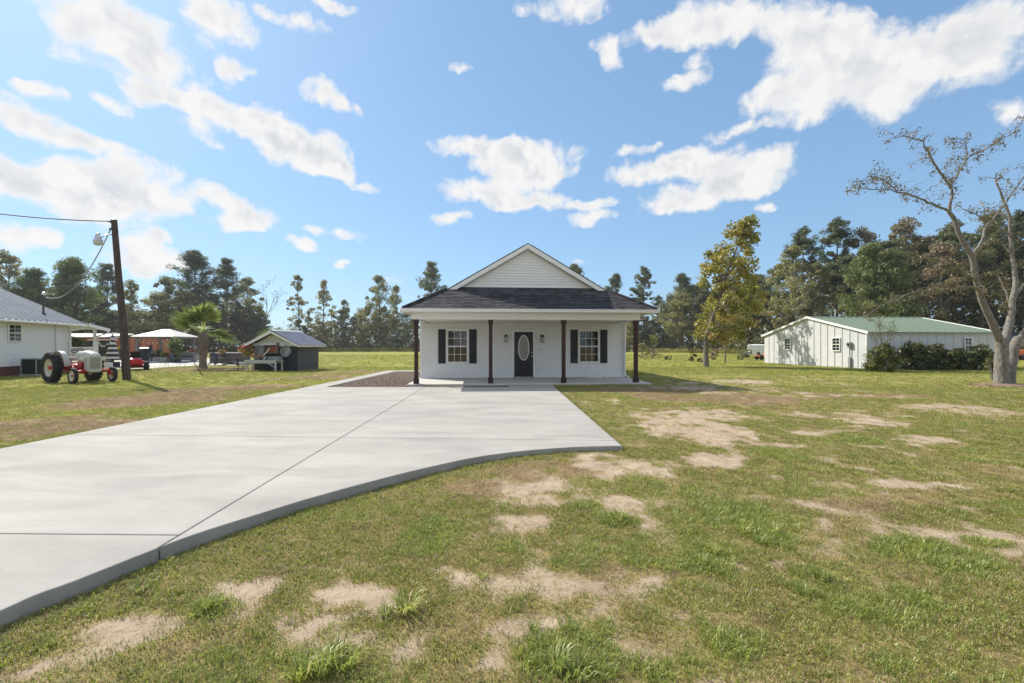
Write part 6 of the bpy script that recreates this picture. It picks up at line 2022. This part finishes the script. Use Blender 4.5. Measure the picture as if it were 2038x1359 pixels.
PY = leafmat('yellow blossoms', (.50, .40, .03), (.70, .58, .10), .2, rnd=0)
PR = leafmat('red blossoms', (.55, .05, .03), (.72, .18, .06), .2, rnd=0)
PW = leafmat('pale leaf fronds', (.20, .22, .06), (.42, .42, .16), .3, rnd=0)
GREYP = M('grey planter', (.24, .235, .225), .8, var=.15)
NAVY = M('navy glazed pot', (.035, .045, .085), .3, var=.2)
flowers('hanging_basket', 'red flowers trailing from the left eave of the shed', 'flowers', SM @ Vector((-3.18, -.3, .85)), .5, .9, 0, PR, PW, GREYP, 1, hang=.82)
flowers('chrysanthemum_pot', 'yellow chrysanthemums in a dark pot left of the utility pole', 'flowers', A(237, 716, 34.), .95, .6, .35, PY, L_YSH, MT['black'], 2)
flowers('yellow_plant', 'small yellow plant right behind the tractor nose', 'flowers', A(215, 722, 33.), .6, .35, .2, PY, L_YSH, GREYP, 3)
flowers('planter', 'grey square planter with a dark shrub left of the front gazebo post', 'planter', A(316, 721, 42.2), .75, .7, .5, None, L_HEDGE, GREYP, 4, .32, True)
flowers('planter', 'grey square planter with a yellow green shrub beside the front gazebo post', 'planter', A(329, 721.5, 41.8), .8, .6, .5, None, L_YSH, GREYP, 5, .34, True)
flowers('potted_tree', 'tall leafy tree in a navy pot right of the front gazebo post', 'potted tree', A(347, 721.5, 41.8), .9, 1.5, .75, None, L_YPINE, NAVY, 6, .36)
flowers('planter', 'small trailing plant between the navy pot and the grey sofa', 'planter', A(357, 721.5, 41.6), .5, .5, .35, None, L_YSH, NAVY, 7, .16)
flowers('planter', 'orange flowers on the end of the grey garden sofa', 'flowers', A(383, 700, 46.) + Vector((0, 0, -.2)), .7, .3, .12, PR, L_BROWN, GREYP, 8, .2)
flowers('flower_pot', 'red flowers in a pot behind the garden chairs', 'flowers', A(443, 712, 40.) , .7, .4, .3, PR, PW, MT['black'], 9, .22)

# seating and other yard things
SOF = root('garden_sofa', 'grey wicker garden sofa under the right side of the gazebo', 'sofa', (A(372, 719, 45.).x, 45., .03), R(6))
WICK = M('grey wicker', (.27, .26, .25), .85, var=.2, scale=20, bump=.3)
part('base', MB().bbox(-.95, .95, -.4, .4, .08, .42, .03), WICK, SOF)
part('backrest', MB().bbox(-.95, .95, .28, .42, .42, .85, .04), WICK, SOF)
for sx in (-1, 1):
    part('armrest', MB().bbox(sx * .86 - .1, sx * .86 + .1, -.4, .28, .42, .65, .03), WICK, SOF)
part('seat_cushion', MB().bbox(-.75, .75, -.38, .27, .42, .55, .05), M('dark cushion', (.05, .055, .07), .9), SOF)
GRL = root('covered_grill', 'barbecue under a black cover beneath the gazebo', 'grill', (A(287, 719, 44.).x, 44., .03), R(12))
COV = M('black vinyl cover', (.013, .014, .018), .4, var=.3, scale=3, bump=.3, bscale=6)
part('cover', MB().loft([[(-.75, -.36, .02), (.75, -.36, .02), (.75, .36, .02), (-.75, .36, .02)], [(-.7, -.32, .95), (.7, -.32, .95), (.7, .32, .95), (-.7, .32, .95)], [(-.5, -.26, 1.25), (.55, -.26, 1.3), (.55, .26, 1.35), (-.5, .26, 1.3)], [(-.35, -.1, 1.38), (.4, -.1, 1.4), (.4, .1, 1.42), (-.35, .1, 1.4)]]), COV, GRL, True)
part('chimney', MB().bbox(.45, .66, -.12, .1, 1.1, 1.62, .03), COV, GRL)
KET = root('kettle_smoker', 'small dark smoker right of the covered grill', 'smoker', (A(303, 720, 42.5).x, 42.5, .03))
part('bowl', MB().ball((0, 0, .62), .3, 14, 8, (1, 1, .9)), MT['black'], KET, True)
for a in (0, 2.1, 4.2):
    part('leg', MB().tube([(.15 * math.cos(a), .15 * math.sin(a), .45), (.3 * math.cos(a), .3 * math.sin(a), 0)], .018, 5), MT['steel'], KET)
part('lid_handle', MB().tube([(-.08, 0, .88), (-.05, 0, .95), (.05, 0, .95), (.08, 0, .88)], .014, 5), MT['steel'], KET)
CHR = M('dark resin', (.045, .048, .058), .6, var=.15)


def adirondack(label, x, y, rz):
    e = root('adirondack_chair', label, 'chair', (x, y, .03), rz, 'adirondack chairs on the patio')
    for k in range(5):
        xa = -.26 + k * .106
        part('back_slat', MB().loft([[(xa, .1, .3), (xa + .095, .1, .3), (xa + .095, .125, .3), (xa, .125, .3)], [(xa - .01 * (2 - k), .42, 1.0 - .03 * abs(k - 2)), (xa + .095 - .01 * (2 - k), .42, 1.0 - .03 * abs(k - 2)), (xa + .095 - .01 * (2 - k), .445, 1.0 - .03 * abs(k - 2)), (xa - .01 * (2 - k), .445, 1.0 - .03 * abs(k - 2))]]), CHR, e)
    for k in range(5):
        y0 = -.42 + k * .11
        part('seat_slat', MB().box(-.27, .27, y0, y0 + .1, .36 - k * .018, .38 - k * .018), CHR, e)
    for sx in (-1, 1):
        part('armrest', MB().bbox(sx * .34 - .06, sx * .34 + .06, -.48, .28, .56, .585, .01), CHR, e)
        part('front_leg', MB().bbox(sx * .31 - .015, sx * .31 + .015, -.42, -.30, 0, .56, .005), CHR, e)
        part('rear_leg', MB().loft([[(sx * .28 - .012, -.42, .30), (sx * .28 + .012, -.42, .30), (sx * .28 + .012, -.42, .40), (sx * .28 - .012, -.42, .40)], [(sx * .28 - .012, .62, 0), (sx * .28 + .012, .62, 0), (sx * .28 + .012, .62, .1), (sx * .28 - .012, .62, .1)]]), CHR, e)
    return e


c1, c2 = G(430, 727), G(462, 728)
adirondack('dark adirondack chair nearest the palm trunk', c1.x, c1.y, R(62))
adirondack('dark adirondack chair farther right, before the hot tub', c2.x, c2.y, R(118))
HT = root('hot_tub', 'brown panelled hot tub with a dark cover behind the garden chairs', 'hot tub', (A(459, 722, 41.5).x, 41.5, .03), R(4))
HTB = M('brown tub panel', (.105, .078, .068), .7, var=.15, stretch=(8, 8, .4))
part('cabinet', MB().bbox(-1.3, 1.3, -1.0, 1.0, 0, .82, .05), HTB, HT)
part('cover', MB().bbox(-1.35, 1.35, -1.05, 1.05, .82, .93, .04), M('tub cover grey', (.22, .20, .19), .7), HT)
for k in range(9):
    part('panel_slat', MB().box(-1.2 + k * .27, -1.2 + k * .27 + .24, -1.012, -1.0, .08, .76), HTB, HT)
PB = root('low_deck', 'low grey timber deck between the hot tub and the shed', 'deck', (A(490, 726, 38.).x, 38., .02))
for k in range(7):
    part('deck_board', MB().bbox(-1.2, 1.2, -.7 + k * .2, -.7 + k * .2 + .19, .1, .16, .006), M('deck board', (.17, .17, .18), .8, var=.2) if k == 0 else bpy.data.materials['deck board'], PB)
part('deck_frame', MB().box(-1.15, 1.15, -.65, .65, 0, .1), MT['black'], PB)
DC = root('striped_tree', 'black and white striped cone tree ornament between porch and pole', 'ornament', A(224, 724, 33.) * 1.0, 0)
DC.location.z = 0.4
STW, STB = M('ornament white', (.62, .61, .58), .8), M('ornament black', (.02, .02, .022), .8)
for k in range(10):
    z = .25 + k * .17
    r = .42 * (1 - k / 11.5)
    part('tier', MB().lathe([(r * .6, -.01), (r, 0), (r * 1.02, .04), (r * .72, .17), (.01, .175)], (0, 0, z), (0, 0, 1), 14), STW if k % 2 == 0 else STB, DC, True)
part('topper', MB().ball((0, 0, 2.05), .09, 10, 6), STW, DC, True)
part('stand', MB().box(-.3, .3, -.3, .3, -.4, .0).cyl((0, 0, 0), (0, 0, .3), .04), STB, DC)
SCR = root('shade_screen', 'black fabric shade screen hung behind the tractor nose', 'screen', (A(203, 720, 35.5).x, 35.5, 0), R(8))
part('cloth', MB().box(-.75, .75, 0, .03, .25, 2.0), MT['black'], SCR)
part('crossbar', MB().cyl((-1.0, 0, 2.03), (1.1, 0, 2.03), .035, n=8), M('pale rail', (.55, .45, .38), .7), SCR)
for sx in (-.8, .8):
    part('upright', MB().cyl((sx, .05, 0), (sx, .05, 2.03), .03, n=8), MT['black'], SCR)
single('white_crate', MB().box(-.3, .3, -.22, .22, 0, .03).box(-.3, -.27, -.22, .22, .03, .4).box(.27, .3, -.22, .22, .03, .4).box(-.27, .27, -.22, -.19, .03, .4).box(-.27, .27, .19, .22, .03, .4), STW, 'white crate on the ground behind the tractor nose', 'crate', loc=(A(211, 716, 32.).x, 32., 0), rz=.3)

# string lights
BULB = M('frosted bulb', (.78, .75, .66), .3)
for (lab, pts, nb_) in (('string of white bulbs from the farmhouse porch towards the pole', [FM @ Vector((6.2, -.45, 2.72)), FM @ Vector((7.0, -.2, 2.05)), A(205, 687, 30.5), A(228, 672, 30.5), A(236, 668, 28.)], 16),
                        ('string of white bulbs across the front of the gazebo', [Vector((-35.6, 43.0, 2.33)), Vector((-34.6, 42.9, 2.0)), Vector((-33.4, 42.85, 1.95)), Vector((-32.25, 42.9, 2.3))], 8),
                        ('string of white bulbs between the gazebo, the palm and the shed eave', [Vector((-32.1, 43., 2.2)), A(365, 686, 40.5), Vector((pg.x, pg.y + .28, 1.45)), A(450, 688, 30.5), SM @ Vector((-3.2, -.4, 1.58))], 13)):
    sp = smooth_pts(pts, 8)
    e = root('string_lights', lab, 'string lights', sp[0])
    part('cord', MB().tube([p - sp[0] for p in sp], .012, 5), WIRE, e)
    for k in range(nb_):
        q = sp[int((k + .5) * (len(sp) - 1) / nb_)] - sp[0]
        part('bulb', MB().ball((q.x, q.y, q.z - .085), .042, 8, 6).cyl((q.x, q.y, q.z - .05), (q.x, q.y, q.z), .018, n=6), BULB, e, True)


# ------------------------------------------------------------------ thin autumn haze
hz = MB().box(-1900, 1900, -700, 3000, -1.2, 27)
hm = bpy.data.materials.new('haze')
hm.use_nodes = True
ht = hm.node_tree
ht.nodes.clear()
pv_ = N(ht, 'ShaderNodeVolumePrincipled', {'Color': (.86, .92, 1, 1), 'Density': .00032, 'Anisotropy': .25})
ho = N(ht, 'ShaderNodeOutputMaterial')
ht.links.new(pv_.outputs[0], ho.inputs['Volume'])
tag(link('haze', hz.mesh('haze', hm)), 'thin bluish haze softening the far trees', 'haze', kind='stuff')
